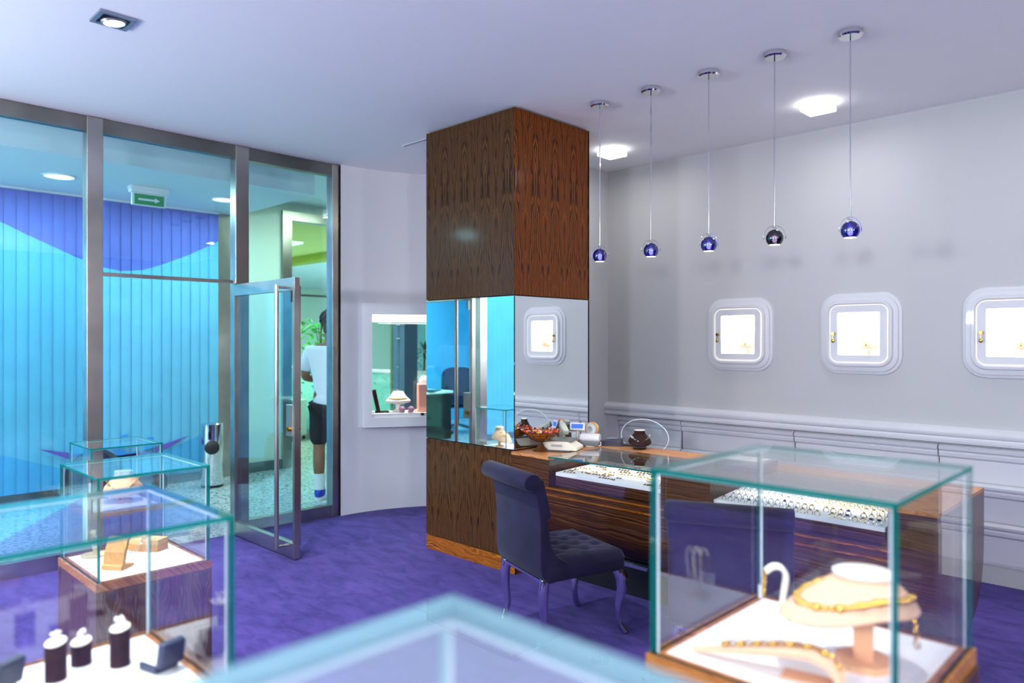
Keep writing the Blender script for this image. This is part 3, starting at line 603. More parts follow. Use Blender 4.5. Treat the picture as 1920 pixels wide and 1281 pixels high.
for sx in (-1, 1):
    MB().sphere((sx*.082, .02, 1.665), .03, 10, 8, sc=(.35, .7, 1.1)).build('ear', M['skin'], pr_, True)
    MB().sphere((sx*.032, .105, 1.685), .012, 10, 6).build('eye', M['white'], pr_, True)
    MB().lathe([(.052, .10), (.056, .18), (.058, .255), (.05, .255)], 18, c=(sx*.10, -.03, 0), caps=False).build('sock', M['white'], pr_, True)
    f = MB().sphere((sx*.10, .035, .06), .13, 18, 10, sc=(.40, 1.05, .62), z0=-.4).build('shoe', mat('blue_shoe', '1c2fb4', .5), pr_, True)
    MB().prism([(sx*.10+.055*math.cos(2*PI*i/20), .035+.14*math.sin(2*PI*i/20)) for i in range(20)], 0, .03).build('sole', M['white'], f)
    for k in range(4):
        MB().tube([(sx*.05-k*.0, .262, 1.155+(.04 if sx > 0 else 0)-k*.02), (-sx*(.0+.01), .285, 1.158-k*.021+(.04 if sx > 0 else 0)), (-sx*.06+sx*.008*k, .27, 1.152-k*.02+(.04 if sx > 0 else 0))], [.0095, .0088, .0065], 8).build('finger', M['skin'], pr_, True)
    MB().tube([(sx*.04, .26, 1.17+(.04 if sx > 0 else 0)), (sx*.01, .285, 1.20+(.04 if sx > 0 else 0)), (-sx*.01, .288, 1.215+(.04 if sx > 0 else 0))], [.011, .0095, .007], 8).build('thumb', M['skin'], pr_, True)

# ------------------------------------------------------------------ vitrine in the curved wall
D_ = 1.22; vx, vy = CC[0]-D_*math.cos(TH), CC[1]+D_*math.sin(TH)
vt = thing('wall_vitrine', 'white box-framed lit vitrine set into the curved wall beside the pillar', 'vitrine', (vx, vy, 0), math.atan2(math.cos(TH), math.sin(TH)))
# local +x along wall (to the right), local +y away from the room
fr_ = MB(); zl, zh, ol, oh = .757, 1.861, .842, 1.760
for y0, y1 in ((0, .30),):
    fr_.box(-.53, .53, y0, y1, zl, ol).box(-.53, .53, y0, y1, oh, zh).box(-.53, -.44, y0, y1, ol, oh).box(.44, .53, y0, y1, ol, oh)
fr_.build('frame', M['white'], vt)
MB().box(-.44, .44, .02, .29, ol, ol+.035).build('shelf', M['tray'], vt); MB().box(-.44, .44, .03, .28, oh-.06, oh).build('light_box', emission('vitrine_light', (1, 1, 1), 2.2), vt)
MB().box(-.44, .44, .275, .283, ol+.035, oh-.06).build('rear_pane', M['glass_thin'], vt); MB().box(-.44, .44, .008, .014, ol, oh).build('front_pane', M['glass'], vt)
lk = MB().box(-.012, .02, -.012, .008, ol+.012, ol+.035, bev=.002); lk.cyl((.0, -.012, ol+.024), (.0, -.018, ol+.024), .007); lk.build('lock', M['chrome'], vt)
MB().box(-.42, -.40, .04, .26, ol+.3, ol+.303).box(-.20, .20, .12, .26, 1.285, 1.29).build('glass_shelf', M['glass'], vt)
Mv = Matrix.Translation((vx, vy, 0)) @ RZ(math.atan2(math.cos(TH), math.sin(TH)))
def vpos(x, y, z): p = Mv @ Vector((x, y, z)); return (p.x, p.y, p.z)
vrz = math.atan2(math.cos(TH), math.sin(TH))
ZS = ol+.035
light('vitrine_lamp_light', 'AREA', vpos(0, .14, 1.69), 14, (1, .98, .94), .7, .12, rot=(0, 0, vrz))
t = thing('necklace_bust', 'cream necklace bust standing on the vitrine floor', 'jewellery bust', vpos(-.20, .13, ZS), vrz)
MB().lathe([(.05, 0), (.05, .012), (.02, .03), (.022, .07), (.11, .09), (.115, .105), (.07, .15), (.045, .19), (.0, .192)], 24, sy=.6).build('torso', M['cream'], t, True)
MB().torus((0, -.01, .125), .085, .004, 24, 6, sy=.6).build('chain', M['gold'], t, True)
t = thing('display_block', 'coral pink square display block in the vitrine', 'display block', vpos(.05, .14, ZS), vrz)
MB().box(-.07, .09, -.07, .07, 0, .255, bev=.006).build('block', mat('coral_suede', 'eda58e', .8), t)
t = thing('necklace_bust', 'small cream bust on top of the coral block', 'jewellery bust', vpos(.05, .14, ZS+.255), vrz)
MB().lathe([(.05, 0), (.06, .02), (.05, .05), (.03, .07), (.0, .072)], 18, sy=.7).build('torso', M['cream'], t, True)
t = thing('display_stick', 'dark brown leaning necklace board at the left of the vitrine', 'display board', vpos(-.375, .13, ZS), vrz)
MB().box(-.016, .016, -.05, .05, 0, .21, T=RY(math.radians(-12))).build('board', M['brown_velvet'], t); MB().box(-.03, .09, -.05, .05, 0, .012).build('foot', M['brown_velvet'], t)
for i in range(10):
    s_ = random.uniform(.011, .02); o = MB().sphere((0, 0, s_*.6), s_, 10, 6, sc=(1.2, 1, .65)).build('pebble', M['cream'] if i % 3 else M['tan'], None, True)
    o.location = vpos(-.10+.022*i*.62+random.uniform(-.005, .005), .10+.055*(i % 2)+random.uniform(-.01, .01), ZS); tag(o, 'small cream pebble scattered on the lit floor of the vitrine', 'pebble', 'pebbles on the vitrine floor')
for i, x in enumerate((-.17, -.09)):
    o = MB().sphere((0, 0, .03), .035, 12, 8, sc=(1, .7, .8)).build('mauve_stone', mat('mauve_stone', 'a0718a', .6), None, True); o.location = vpos(x, .06, ZS); tag(o, ('mauve stone below the cream bust in the vitrine', 'mauve stone right of the bust in the vitrine')[i], 'stone', 'mauve stones in the vitrine')

# ------------------------------------------------------------------ ceiling fixtures
t = thing('gimbal_downlight', 'square recessed gimbal downlight with bright round lamp in the ceiling', 'downlight', (-3.815, 1.18, CH), math.radians(0))
fr_ = MB(); fr_.box(-.082, .082, -.082, -.062, -.012, 0).box(-.082, .082, .062, .082, -.012, 0).box(-.082, -.062, -.062, .062, -.012, 0).box(.062, .082, -.062, .062, -.012, 0)
fr_.build('frame', mat('grey_blue_frame', '8b93a4', .4, .5), t); MB().box(-.062, .062, -.062, .062, -.002, 0).build('recess', mat('recess_dark', '39414f', .6), t)
g = MB().lathe([(.052, 0), (.057, -.008), (.052, -.016), (.046, -.016), (.046, -.004)], 28, T=TR(0, 0, -.006) @ RX(.12)).build('gimbal_ring', M['steel'], t, True)
MB().lathe([(.045, -.006), (.045, -.013)], 28, T=TR(0, 0, -.006) @ RX(.12)).build('bulb', emission('bulb', (.9, .97, 1), 12), t)
for i, x in enumerate((-1.897, -3.541)):
    t = thing('ceiling_lamp', ('square frosted glass ceiling lamp near back wall, right of the two', 'square frosted glass ceiling lamp beside the pillar, left of the two')[i], 'ceiling lamp', (x, 4.78, CH), group='square lamps by the back wall')
    MB().box(-.05, .05, -.05, .05, -.02, 0).build('mount', M['chrome'], t); MB().box(-.085, .085, -.085, .085, -.055, -.018, bev=.006).build('glass_block', M['lamp'], t)
M['ball'] = glass('dark_blue_mirrored_glass', (.05, .05, .50), .12); M['ball_black'] = glass('dark_smoked_glass', (.05, .035, .05), .10)
def pendant(i):
    t = thing('pendant_lamp', None, 'pendant lamp', group='globe pendants above the counter')
    MB().lathe([(.06, 0), (.06, -.02), (.052, -.028), (.0, -.028)], 28).build('canopy', M['chrome'], t, True)
    MB().cyl((0, 0, -.028), (.0, 0, -.925), .0035, 8).build('cable', M['chrome'], t, True)
    wy = MB(); wy.tube([(.056*math.sin(a), .0, -.985+.062*math.cos(a)) for a in [math.radians(-100+200*k/20) for k in range(21)]], .0016, 5)
    wy.tube([(0, .0, -.92), (-.012, .006, -.93), (.012, -.004, -.938), (0, 0, -.945)], .0025, 5); wy.build('wire_bracket', M['chrome'], t, True)
    prof = [(math.sin(a)*.047, -.99+math.cos(a)*.047) for a in [math.radians(8+132*k/16) for k in range(17)]]
    MB().lathe([(r_*.96, z_) for r_, z_ in prof], 28, caps=False).build('globe', M['ball_black'] if i == 3 else M['ball'], t, True)
    MB().lathe([(.0, -.948), (.012, -.95), (.012, -.975), (.0, -.976)], 12).build('socket', M['chrome'], t, True)
    MB().lathe([(.0, -.976), (.010, -.98), (.013, -1.0), (.009, -1.012), (.0, -1.016)], 14).build('bulb', emission('halogen', (.8, .85, 1), 9), t, True)
    MB().lathe([(.0, -1.024), (.028, -1.024), (.0295, -1.0255), (.0, -1.0265)], 24).build('lens', emission('lens_glow', (1, .98, 1), 4), t, True)
    return t
pend = {}
lab = ('leftmost globe pendant, hanging beside the pillar, deep blue glass', 'second globe pendant from the pillar, deep blue glass', 'middle globe pendant of five, blue glass with bright bulb', 'black smoked glass globe pendant, the only dark one', 'rightmost globe pendant, largest in view, blue glass')
for i in range(5):
    if i in (0, 3): pend[i] = pendant(i); t = pend[i]
    else: t = copy_tree(pend[0])
    t.location = (-2.905+.39*i, 3.79, CH); t.rotation_euler = (0, 0, math.radians((20, 40, 55, 30, 44)[i])); t['label'] = lab[i]
    light('pendant_light', 'SPOT', (-2.905+.39*i, 3.79, 2.03), 9, (1, .98, .95), .02, cone=90, blend=.6)

t = thing('slot_vent', 'narrow slot air vent in the ceiling just left of the pillar', 'vent', (-4.46, 3.545, CH))
MB().box(-.2, .2, -.016, .016, -.003, 0).build('frame', M['white'], t); MB().box(-.19, .19, -.010, -.006, -.0045, -.003).box(-.19, .19, .006, .010, -.0045, -.003).build('slot', M['skirt'], t)
# ------------------------------------------------------------------ counter
CT = .806; CY0, CY1 = 3.40, 4.18; CX0, CX1 = -3.322, -.853
ct = thing('display_counter', 'long walnut jewellery counter with curved front and glass display wells', 'counter', (0, 0, 0))
ym = (CY0+CY1)/2
half = [(.39, .625), (.388, .52), (.375, .44), (.345, .36), (.29, .29), (.21, .235), (.13, .205)]
prof = [(ym+a, z) for a, z in half]+[(ym-a, z) for a, z in reversed(half)]
MB().prism(prof, CX0, CX1-.012, 'X').build('hull', M['walnut_x'], ct, True)
prof_e = [(ym+.39, CT-.018)]+prof+[(ym-.39, CT-.018)]
MB().prism(prof_e, CX1-.012, CX1, 'X').build('end_panel', wood('walnut_end', ('3a2422', '553638', '6b484a'), 'Z', 0, 1, 60), ct, True)
MB().box(CX0+.05, CX1-.05, ym-.15, ym+.15, 0, .205).build('base', M['black'], ct)
MB().box(CX0+.05, CX1-.05, ym-.162, ym-.15, .17, .19).build('chrome_strip', M['chrome'], ct)
XA, XB, XC, XD = -3.0, -2.195, -1.90, -1.05
YB = 3.93
for x0, x1 in ((CX0, XA), (XB, XC), (XD, CX1-.012)):
    MB().box(x0, x1, CY0, YB, .625, CT-.004 if x0 == XB else CT-.018).build('well_block', M['walnut_x'], ct)
MB().box(CX0, CX1-.012, YB, CY1, .625, CT-.018).build('rear_box', M['walnut_x'], ct)
for x0, x1, y0, y1 in ((CX0, CX1, YB, CY1), (CX0, XA, CY0-.004, YB), (XD, CX1, CY0-.004, YB)):
    MB().box(x0, x1, y0, y1, CT-.018, CT, bev=.0015).build('wooden_top', M['oak_x'], ct)
MB().box(XA, XD, CY0-.006, YB, CT-.003, CT+.005, 0).build('glass_top', [M['counter_glass']], ct)
MB().box(XA, XD, CY0-.007, CY0-.0055, CT-.003, CT+.005).build('glass_edge', M['edge'], ct)
for x0, x1 in ((XA, XB), (XC, XD)): MB().box(x0, x1, CY0, CY0+.005, .632, CT-.003).build('front_pane', M['glass'], ct)
for z, d in ((.618, .012), (.575, .007)): MB().box(XA-.02, XD+.02, CY0-d+.002, CY0+.02, z-.008, z).build('ledge', M['plinth'], ct)
# white display boards inside the wells
def tray(name, label, x0, x1, z0, z1, y0=CY0+.03, y1=YB-.01):
    t_ = thing(name, label, 'tray', ((x0+x1)/2, (y0+y1)/2, 0)); hw = (x1-x0)/2; hy = (y1-y0)/2
    MB()._add([(-hw, -hy, z0), (hw, -hy, z0), (hw, hy, z1), (-hw, hy, z1), (-hw, -hy, z0-.02), (hw, -hy, z0-.02), (hw, hy, z1-.02), (-hw, hy, z1-.02)], [(0, 1, 2, 3), (7, 6, 5, 4), (0, 4, 5, 1), (1, 5, 6, 2), (2, 6, 7, 3), (3, 7, 4, 0)]).build('padded_board', M['tray'], t_)
    MB().box(-hw, hw, -hy, -hy+.012, .632, z0-.02).box(-hw, hw, hy-.012, hy, .632, z1-.02).build('support', M['walnut_x'], t_)
    return t_
t1 = tray('jewellery_tray', 'white sloping tray of earrings and chains in left counter well', XA+.03, XB-.005, .712, .725)
t2 = tray('ring_tray', 'brightly lit white ring tray in the right counter well', XC+.005, XD-.02, .706, .74)
def zt1(y): return .712+.013*(y-CY0-.03)/(YB-CY0-.04)
def zt2(y): return .706+.034*(y-CY0-.03)/(YB-CY0-.04)
# rings
rg = {}
for key, m_ in (('silver', M['silver']), ('gold', M['gold'])):
    b = MB().torus((0, 0, 0), .0095, .0016, 14, 5, T=RX(PI/2)); b.sphere((0, 0, .0105), .0042, 6, 4, sc=(1.2, 1, .9))
    o = b.build('ring', m_, None, True); rg[key] = o
M['onyx'] = mat('black_onyx', '14161c', .15)
dk = MB().torus((0, 0, 0), .0095, .0018, 14, 5, T=RX(PI/2)).sphere((0, 0, .0108), .0058, 8, 5, mi=1, sc=(1.2, 1, .8)).build('ring', [M['silver'], M['onyx']], None, True)
first = {'silver': True, 'gold': True, 'dark': True}
ROWN = ('front', 'second', 'third', 'fourth', 'fifth', 'rearmost'); nx, ny = 23, 6; sp = (XD-XC-.07)/nx
for j in range(ny):
    for i in range(nx):
        if random.random() < .06: continue
        key = 'silver' if i < 10+j*.7 else 'gold'
        if (i, j) in ((4, 0), (18, 0), (21, 0), (22, 0), (13, 1), (8, 1), (17, 1)): key = 'dark'
        src = dk if key == 'dark' else rg[key]
        if first[key]: o = src; first[key] = False
        else: o = src.copy(); C.objects.link(o)
        y = CY0+.05+.075*j
        o.location = (XC+.035+sp*(i+.5)+.012*(j % 2), y, zt2(y)+.008); o.scale = (1.3, 1.3, 1.3); o.rotation_euler = (random.uniform(-.35, -.1), random.uniform(-.1, .1), random.uniform(-.25, .25))
        if key == 'silver': tag(o, 'silver ring in the %s row of the lit ring tray, left half' % ROWN[j], 'ring', 'silver rings in the %s row' % ROWN[j])
        elif key == 'gold': tag(o, 'gold ring in the %s row of the lit ring tray, right half' % ROWN[j], 'ring', 'gold rings in the %s row' % ROWN[j])
        else: tag(o, 'ring with a large black stone in the lit ring tray', 'ring', 'black-stoned rings in the ring tray')
# earrings on the left tray
e0 = None
for j in range(8):
    for i in range(15):
        if random.random() < .4: continue
        x = XA+.07+.045*i+random.uniform(-.006, .006); y = CY0+.07+.052*j
        if 9 < i < 13 and j < 3: continue
        if e0 is None:
            b = MB().torus((0, 0, 0), .005, .0011, 10, 4).torus((.014, .003, 0), .005, .0011, 10, 4).sphere((.0, .004, .002), .0025, 6, 4).sphere((.014, .007, .002), .0025, 6, 4)
            o = e0 = b.build('earring_pair', mat('dark_gold', '8a6a24', .3, 1), None, True)
        else: o = e0.copy(); C.objects.link(o)
        o.location = (x, y, zt1(y)+.0013); o.rotation_euler = (0.025, 0, random.uniform(-.5, .5)); o.scale = (1.5, 1.5, 1.5); rn = ('front', 'second', 'third', 'fourth', 'fifth', 'sixth', 'seventh', 'rearmost')[j]; tag(o, 'tiny gold earring pair in the %s row of the white left counter tray' % rn, 'earrings', 'earrings in the %s row on the counter tray' % rn)
def chain(pts, link=.008, thick=.0015, m='gold', closed=False, sx=1.5, beads=0):
    """real chain links along a polyline"""
    P_ = [Vector(p) for p in pts]; seg = []; b = MB(); acc = 0
    d = [0]
    for a, c in zip(P_, P_[1:]): d.append(d[-1]+(c-a).length)
    n = max(3, int(d[-1]/(link*1.5*sx*.75)))
    for k in range(n):
        s_ = d[-1]*(k+.5)/n; i = max(j for j in range(len(d)) if d[j] <= s_ or j == 0); i = min(i, len(P_)-2)
        f_ = (s_-d[i])/max(1e-9, d[i+1]-d[i]); p = P_[i].lerp(P_[i+1], f_); t_ = (P_[i+1]-P_[i]).normalized()
        R4 = t_.to_track_quat('X', 'Z').to_matrix().to_4x4()
        b.torus((0, 0, 0), link*.55, thick, 10, 5, T=Matrix.Translation(p) @ R4 @ RX(PI/2*(k % 2)+.4), sx=sx)
        if beads and k % 2 == 0: b.sphere(p, beads, 8, 6)
    return b
for i, (x, y, rx, n_) in enumerate(((-2.36, 3.58, .035, 'gold bangle bracelet lying on the left counter tray'), (-2.225, 3.47, .03, 'gold bangle half hidden at right end of left counter tray'))):
    t = thing('bracelet', n_, 'bracelet', (x, y, zt1(y)+.006)); MB().torus((0, 0, 0), rx, .0028, 26, 6, T=RX(.1), sx=1.1).torus((.004, 0, .004), rx*.9, .0018, 26, 6, T=RX(-.12), sx=1.1).build('band', M['gold'], t, True)
t = thing('pendant', 'black square-framed pendants beside the bangle on the counter tray', 'pendant', (-2.315, 3.475, zt1(3.475)))
MB().torus((0, 0, .004), .015, .002, 4, 5).torus((.026, .006, .004), .015, .002, 4, 5).build('square_frame', M['onyx'], t)
for i in range(6):
    x = -2.93+.055*i; y = 3.52+.0*i; t = thing('necklace_chain', 'thin gold chain stretched across the left counter tray', 'necklace', (x, y, zt1(y)+.002), group='gold chains on the left counter tray')
    MB().tube([(.0, 0, 0), (.03, .06, .001), (.06, .13, .003), (.10, .19, .004)], .0013, 5).build('chain', M['gold'], t, True)

# ------------------------------------------------------------------ things on the counter
def bust(name, label, loc, rz, m_body, m_cap, m_neck, s=1.0, cat='jewellery bust', post=.06, lean=0, sweep=.95):
    """display bust: oval foot, post, sloping shoulders that fall to the front, neck with flat pale top; faces local -y"""
    t_ = thing(name, label, cat, loc, rz)
    MB().lathe([(.048*s, 0), (.05*s, .004), (.05*s, .011*s), (.044*s, .014*s)], 28, sy=.75).build('foot', m_body, t_, True)
    MB().box(-.014*s, .014*s, -.01*s, .01*s, .010*s, (.014+post+.03)*s, bev=.002*s).build('post', m_body, t_, True)
    b = MB(); z0 = (.014+post)*s; loops = []; n = 40
    rows = [(0.0, .20, .0), (0.015, .985, -.05), (.03, 1.0, -.06), (.25, .93, .10), (.5, .72, .45), (.72, .52, .80), (.86, .45, .93), (1.0, .46, 1.0)]
    for t_r, k, lift in rows:
        l = []
        for i in range(n):
            a = 2*PI*i/n; cx = math.cos(a); sy_ = math.sin(a)
            rx = .105*s*k; ry = (.055*k+.008)*s
            x = rx*math.copysign(abs(cx)**.9, cx); y = ry*sy_*(1.7 if sy_ < 0 and k > .6 else 1)
            drop = -(max(0, -sy_)**1.5)*.05*s*(1-t_r)*sweep - .018*s*(1-t_r)*cx*cx
            l.append((x, y, z0+.085*s*max(t_r, 0)**1.0+drop+(.02*s)))
        loops.append(l)
    b.loft(loops, cap0=True, cap1=True); b.build('shoulders', m_body, t_, True)
    MB().lathe([(.048*s, z0+.105*s), (.05*s, z0+.108*s), (.045*s, z0+.1125*s), (.0, z0+.114*s)], 32, sy=.62).build('neck_top', m_cap, t_, True)
    return t_, z0
def necklace_pts(s, z0, k0=.62, dip=1.0, n=30, front=True, bx=1.0):
    p = []
    for i in range(n+1):
        a = math.radians(-10-160*i/n); cx = math.cos(a); sy_ = math.sin(a)
        d = (-sy_)**1.6
        p.append((.088*s*cx*bx, (.03+.055*d*dip)*s*-1, z0+(.078-.062*d*dip)*s))
    return p
# amber glass footed bowl of beads
t = thing('footed_bowl', 'amber glass footed bowl in dark wire mesh, full of beads', 'bowl', (-3.205, 3.555, CT))
MB().lathe([(.0, 0), (.064, 0), (.066, .006), (.05, .014), (.03, .032), (.014, .062), (.012, .07), (.0, .07)], 28).build('foot', mat('bronze_foot', '5a3418', .45, .3), t, True)
bp = [(.012, .068), (.045, .078), (.085, .098), (.115, .122), (.135, .148), (.132, .148), (.112, .124), (.082, .102), (.042, .084), (.0, .078)]
MB().lathe(bp, 36).build('glass_bowl', mat('amber_glass', 'd9821e', .15, trans=.6), t, True)
wm = MB()
for r_, z_ in ((.087, .099), (.117, .123), (.137, .148), (.05, .08)): wm.torus((0, 0, z_), r_, .002, 32, 5)
for i in range(14):
    a = 2*PI*i/14; wm.tube([(r_*1.02*math.cos(a), r_*1.02*math.sin(a), z_) for r_, z_ in bp[:5]], .0018, 5)
wm.build('wire_mesh', M['black'], t, True)
for i in range(26):
    a = 2*PI*i/26; o = MB().sphere((.139*math.cos(a), .139*math.sin(a), .156), .010, 8, 6).build('rim_bead', mat('bead_%d' % i, ('c8341c', 'e06a1c', '8a2434', '3a2a4a', 'e8a040', '7a1a14')[i % 6], .15), t, True)
t.scale = (.84, .84, .86)
bm_ = [mat('loose_bead_%d' % i, c_, .15) for i, c_ in enumerate(('c8301c', 'e0601a', '92202c', '42325c', 'ecb04a', 'd8d0c8', '6a1612'))]
for i in range(60):
    r_ = .118*math.sqrt(random.random()); a = random.uniform(0, 2*PI); z_ = .118+.035*(1-(r_/.12)**2)*.6+.012*random.random()+max(0, (r_-.07)*.35)
    o = MB().sphere((0, 0, 0), random.uniform(.009, .013), 8, 6).build('bead', bm_[i % 7], None, True); o.location = (-3.205+.84*r_*math.cos(a), 3.555+.84*r_*math.sin(a), CT+z_*.86); o.scale = (.84, .84, .84)
    bn = ('red', 'orange', 'crimson', 'violet', 'amber', 'pale', 'dark red')[i % 7]; tag(o, 'small glossy %s bead heaped in the amber footed bowl' % bn, 'bead', '%s beads in the amber bowl' % bn)
# busts on the counter
t, z0 = bust('necklace_bust', 'dark brown bust with silver link necklace before acrylic disc', (-2.80, 4.085, CT), math.radians(42), M['brown_velvet'], M['cream'], None, .74, post=.045)
chain(necklace_pts(.74, z0), .0095, .0019).build('necklace', M['silver'], t, True)
MB().sphere((0, -.068, z0-.004), .006, 8, 6, sc=(.7, .5, 2.2)).build('pendant', M['silver'], t, True)
MB().box(-.042, .042, -.026, .026, 0, .02, bev=.005).build('block_foot', M['black'], t, True)
t = thing('acrylic_disc', 'clear oval acrylic screen standing behind the link necklace bust', 'acrylic screen', (-2.81, 4.155, CT))
pts = [(.19*math.cos(a), .075+.115*math.sin(a)) for a in [2*PI*i/48 for i in range(48)] if .075+.115*math.sin(a) >= 0]
MB().prism(sorted(pts, key=lambda q: math.atan2(q[1]-.075, q[0])), -.004, .004, 'Y').build('sheet', M['glass'], t)
MB().tube([(x*.995, 0, z) for x, z in [(.19*math.cos(a), .075+.115*math.sin(a)) for a in [math.radians(-38+256*i/40) for i in range(41)]]], .0032, 6).build('rim', M['edge_line'], t, True)
# scale with pole display
t = thing('jewellery_scale', 'cream weighing scale with grey platform and blue pole display', 'scale', (-3.155, 3.70, CT), math.radians(25))
t.scale = (.74, .74, .8)
MB().prism([(-.17, .01), (-.17, .075), (.08, .075), (.17, .03), (.17, .01)], -.12, .12, 'X', T=RZ(-PI/2)).build('body', M['cream'], t)
MB().box(-.12, .12, -.17, .17, 0, .01).build('base', M['black'], t)
MB().box(-.112, .112, -.072, .165, .075, .084, bev=.002).build('platform', mat('grey_platform', '6e7472', .35), t)
MB().box(-.06, .04, -.125, -.121, .036, .056, T=RX(0)).build('keypad', mat('grey_keys', 'a8a8a8', .5), t)
t = thing('pole_display', 'customer display with blue screen on a short cream pole', 'display', (-3.235, 3.965, CT), math.radians(35)); t.scale = (.8, .8, .95)
MB().box(-.05, .05, -.04, .04, 0, .012, bev=.003).build('foot', M['black'], t); MB().cyl((0, 0, .01), (0, 0, .10), .012).build('pole', M['cream'], t, True)
d = MB().box(-.065, .065, -.022, .022, -.028, .028, T=TR(0, 0, .125) @ RX(-.35), bev=.005).build('head', M['white'], t)
MB().box(-.05, .05, -.0235, -.0225, -.016, .017, T=TR(0, 0, .125) @ RX(-.35)).build('screen', emission('blue_lcd', (.03, .16, .8), 1.0), d)
t = thing('barcode_scanner', 'pale green-grey hand scanner standing left of the pole display', 'scanner', (-3.25, 3.835, CT), math.radians(60)); t.scale = (.75, .75, .95)
MB().box(-.035, .035, -.04, .04, 0, .014, bev=.004).build('stand', M['black'], t); MB().cyl((0, 0, .01), (0, .01, .11), .016, 14).build('handle', mat('sage_plastic', 'c6cdb8', .5), t, True)
MB().box(-.03, .03, -.065, .06, -.02, .022, T=TR(0, -.01, .125) @ RX(.4), bev=.012).build('head', mat('sage_plastic_b', 'ced4c2', .5), t, True)
t = thing('receipt_printer', 'rounded white receipt printer with grey base on the counter', 'printer', (-3.13, 3.975, CT), math.radians(30)); t.scale = (.9, .8, .85)
MB().box(-.075, .075, -.09, .09, .0, .045, bev=.008).build('base', mat('grey_printer_base', '6f7478', .45), t, True)
MB().lathe([(.0, -.073), (.055, -.073), (.06, -.066), (.06, .066), (.055, .073), (.0, .073)], 24, T=TR(0, .015, .058) @ RY(PI/2), sx=.62, sy=1.35).build('cover', M['white'], t, True)
t = thing('tape_roll', 'white and orange paper tape roll near the side wall', 'tape roll', (-3.205, 4.09, CT), math.radians(10))
MB().lathe([(.018, -.028), (.042, -.028), (.045, -.02), (.045, .02), (.042, .028), (.018, .028), (.018, -.028)], 26, T=TR(0, 0, .10) @ RX(PI/2), caps=False).build('roll', M['white'], t, True)
MB().lathe([(.045, -.008), (.049, -.008), (.049, .008), (.045, .008)], 26, T=TR(.012, -.022, .10) @ RX(PI/2), caps=False).build('label_band', mat('orange_band', 'f0a428', .5), t, True)
MB().box(-.04, .04, -.03, .03, 0, .056, bev=.006).build('stand', M['white'], t)
t = thing('card_terminal', 'dark grey card payment terminal right of the receipt printer', 'card terminal', (-3.035, 4.085, CT), math.radians(25)); t.scale = (.85, .85, .95)
MB().prism([(-.09, 0), (-.09, .028), (.03, .045), (.09, .052), (.09, 0)], -.05, .05, 'X', T=RZ(PI/2) @ RZ(PI)).build('body', mat('slate_plastic', '34374a', .3), t)
MB().box(-.04, .04, .02, .07, .046, .05).build('screen', mat('grey_screen', '8e98b8', .15), t)
t = thing('mobile_phone', 'flat black mobile phone lying left of the link necklace bust', 'phone', (-2.965, 4.125, CT), math.radians(-55))
MB().box(-.035, .035, -.07, .07, 0, .012, bev=.004).build('body', M['black'], t)
t = thing('cable', 'thin white cable looping from the printer across the counter', 'cable', (0, 0, 0))
MB().tube([(-3.075, 4.0, CT+.03), (-3.05, 3.99, CT+.028), (-3.035, 3.97, CT+.012), (-3.05, 3.945, CT+.004), (-3.11, 3.90, CT+.004)], .0035, 6).build('cord', M['white'], t, True)
t = thing('box_lid', 'flat grey tray box with white lining on the glass counter top', 'tray box', (-1.985, 3.96, CT+.005), math.radians(2))
MB().box(-.15, .15, -.095, .095, 0, .034, bev=.002).build('box', mat('grey_card', '8b8790', .6), t); MB().box(-.12, .12, -.07, .07, .034, .037).build('lining', M['tray'], t)

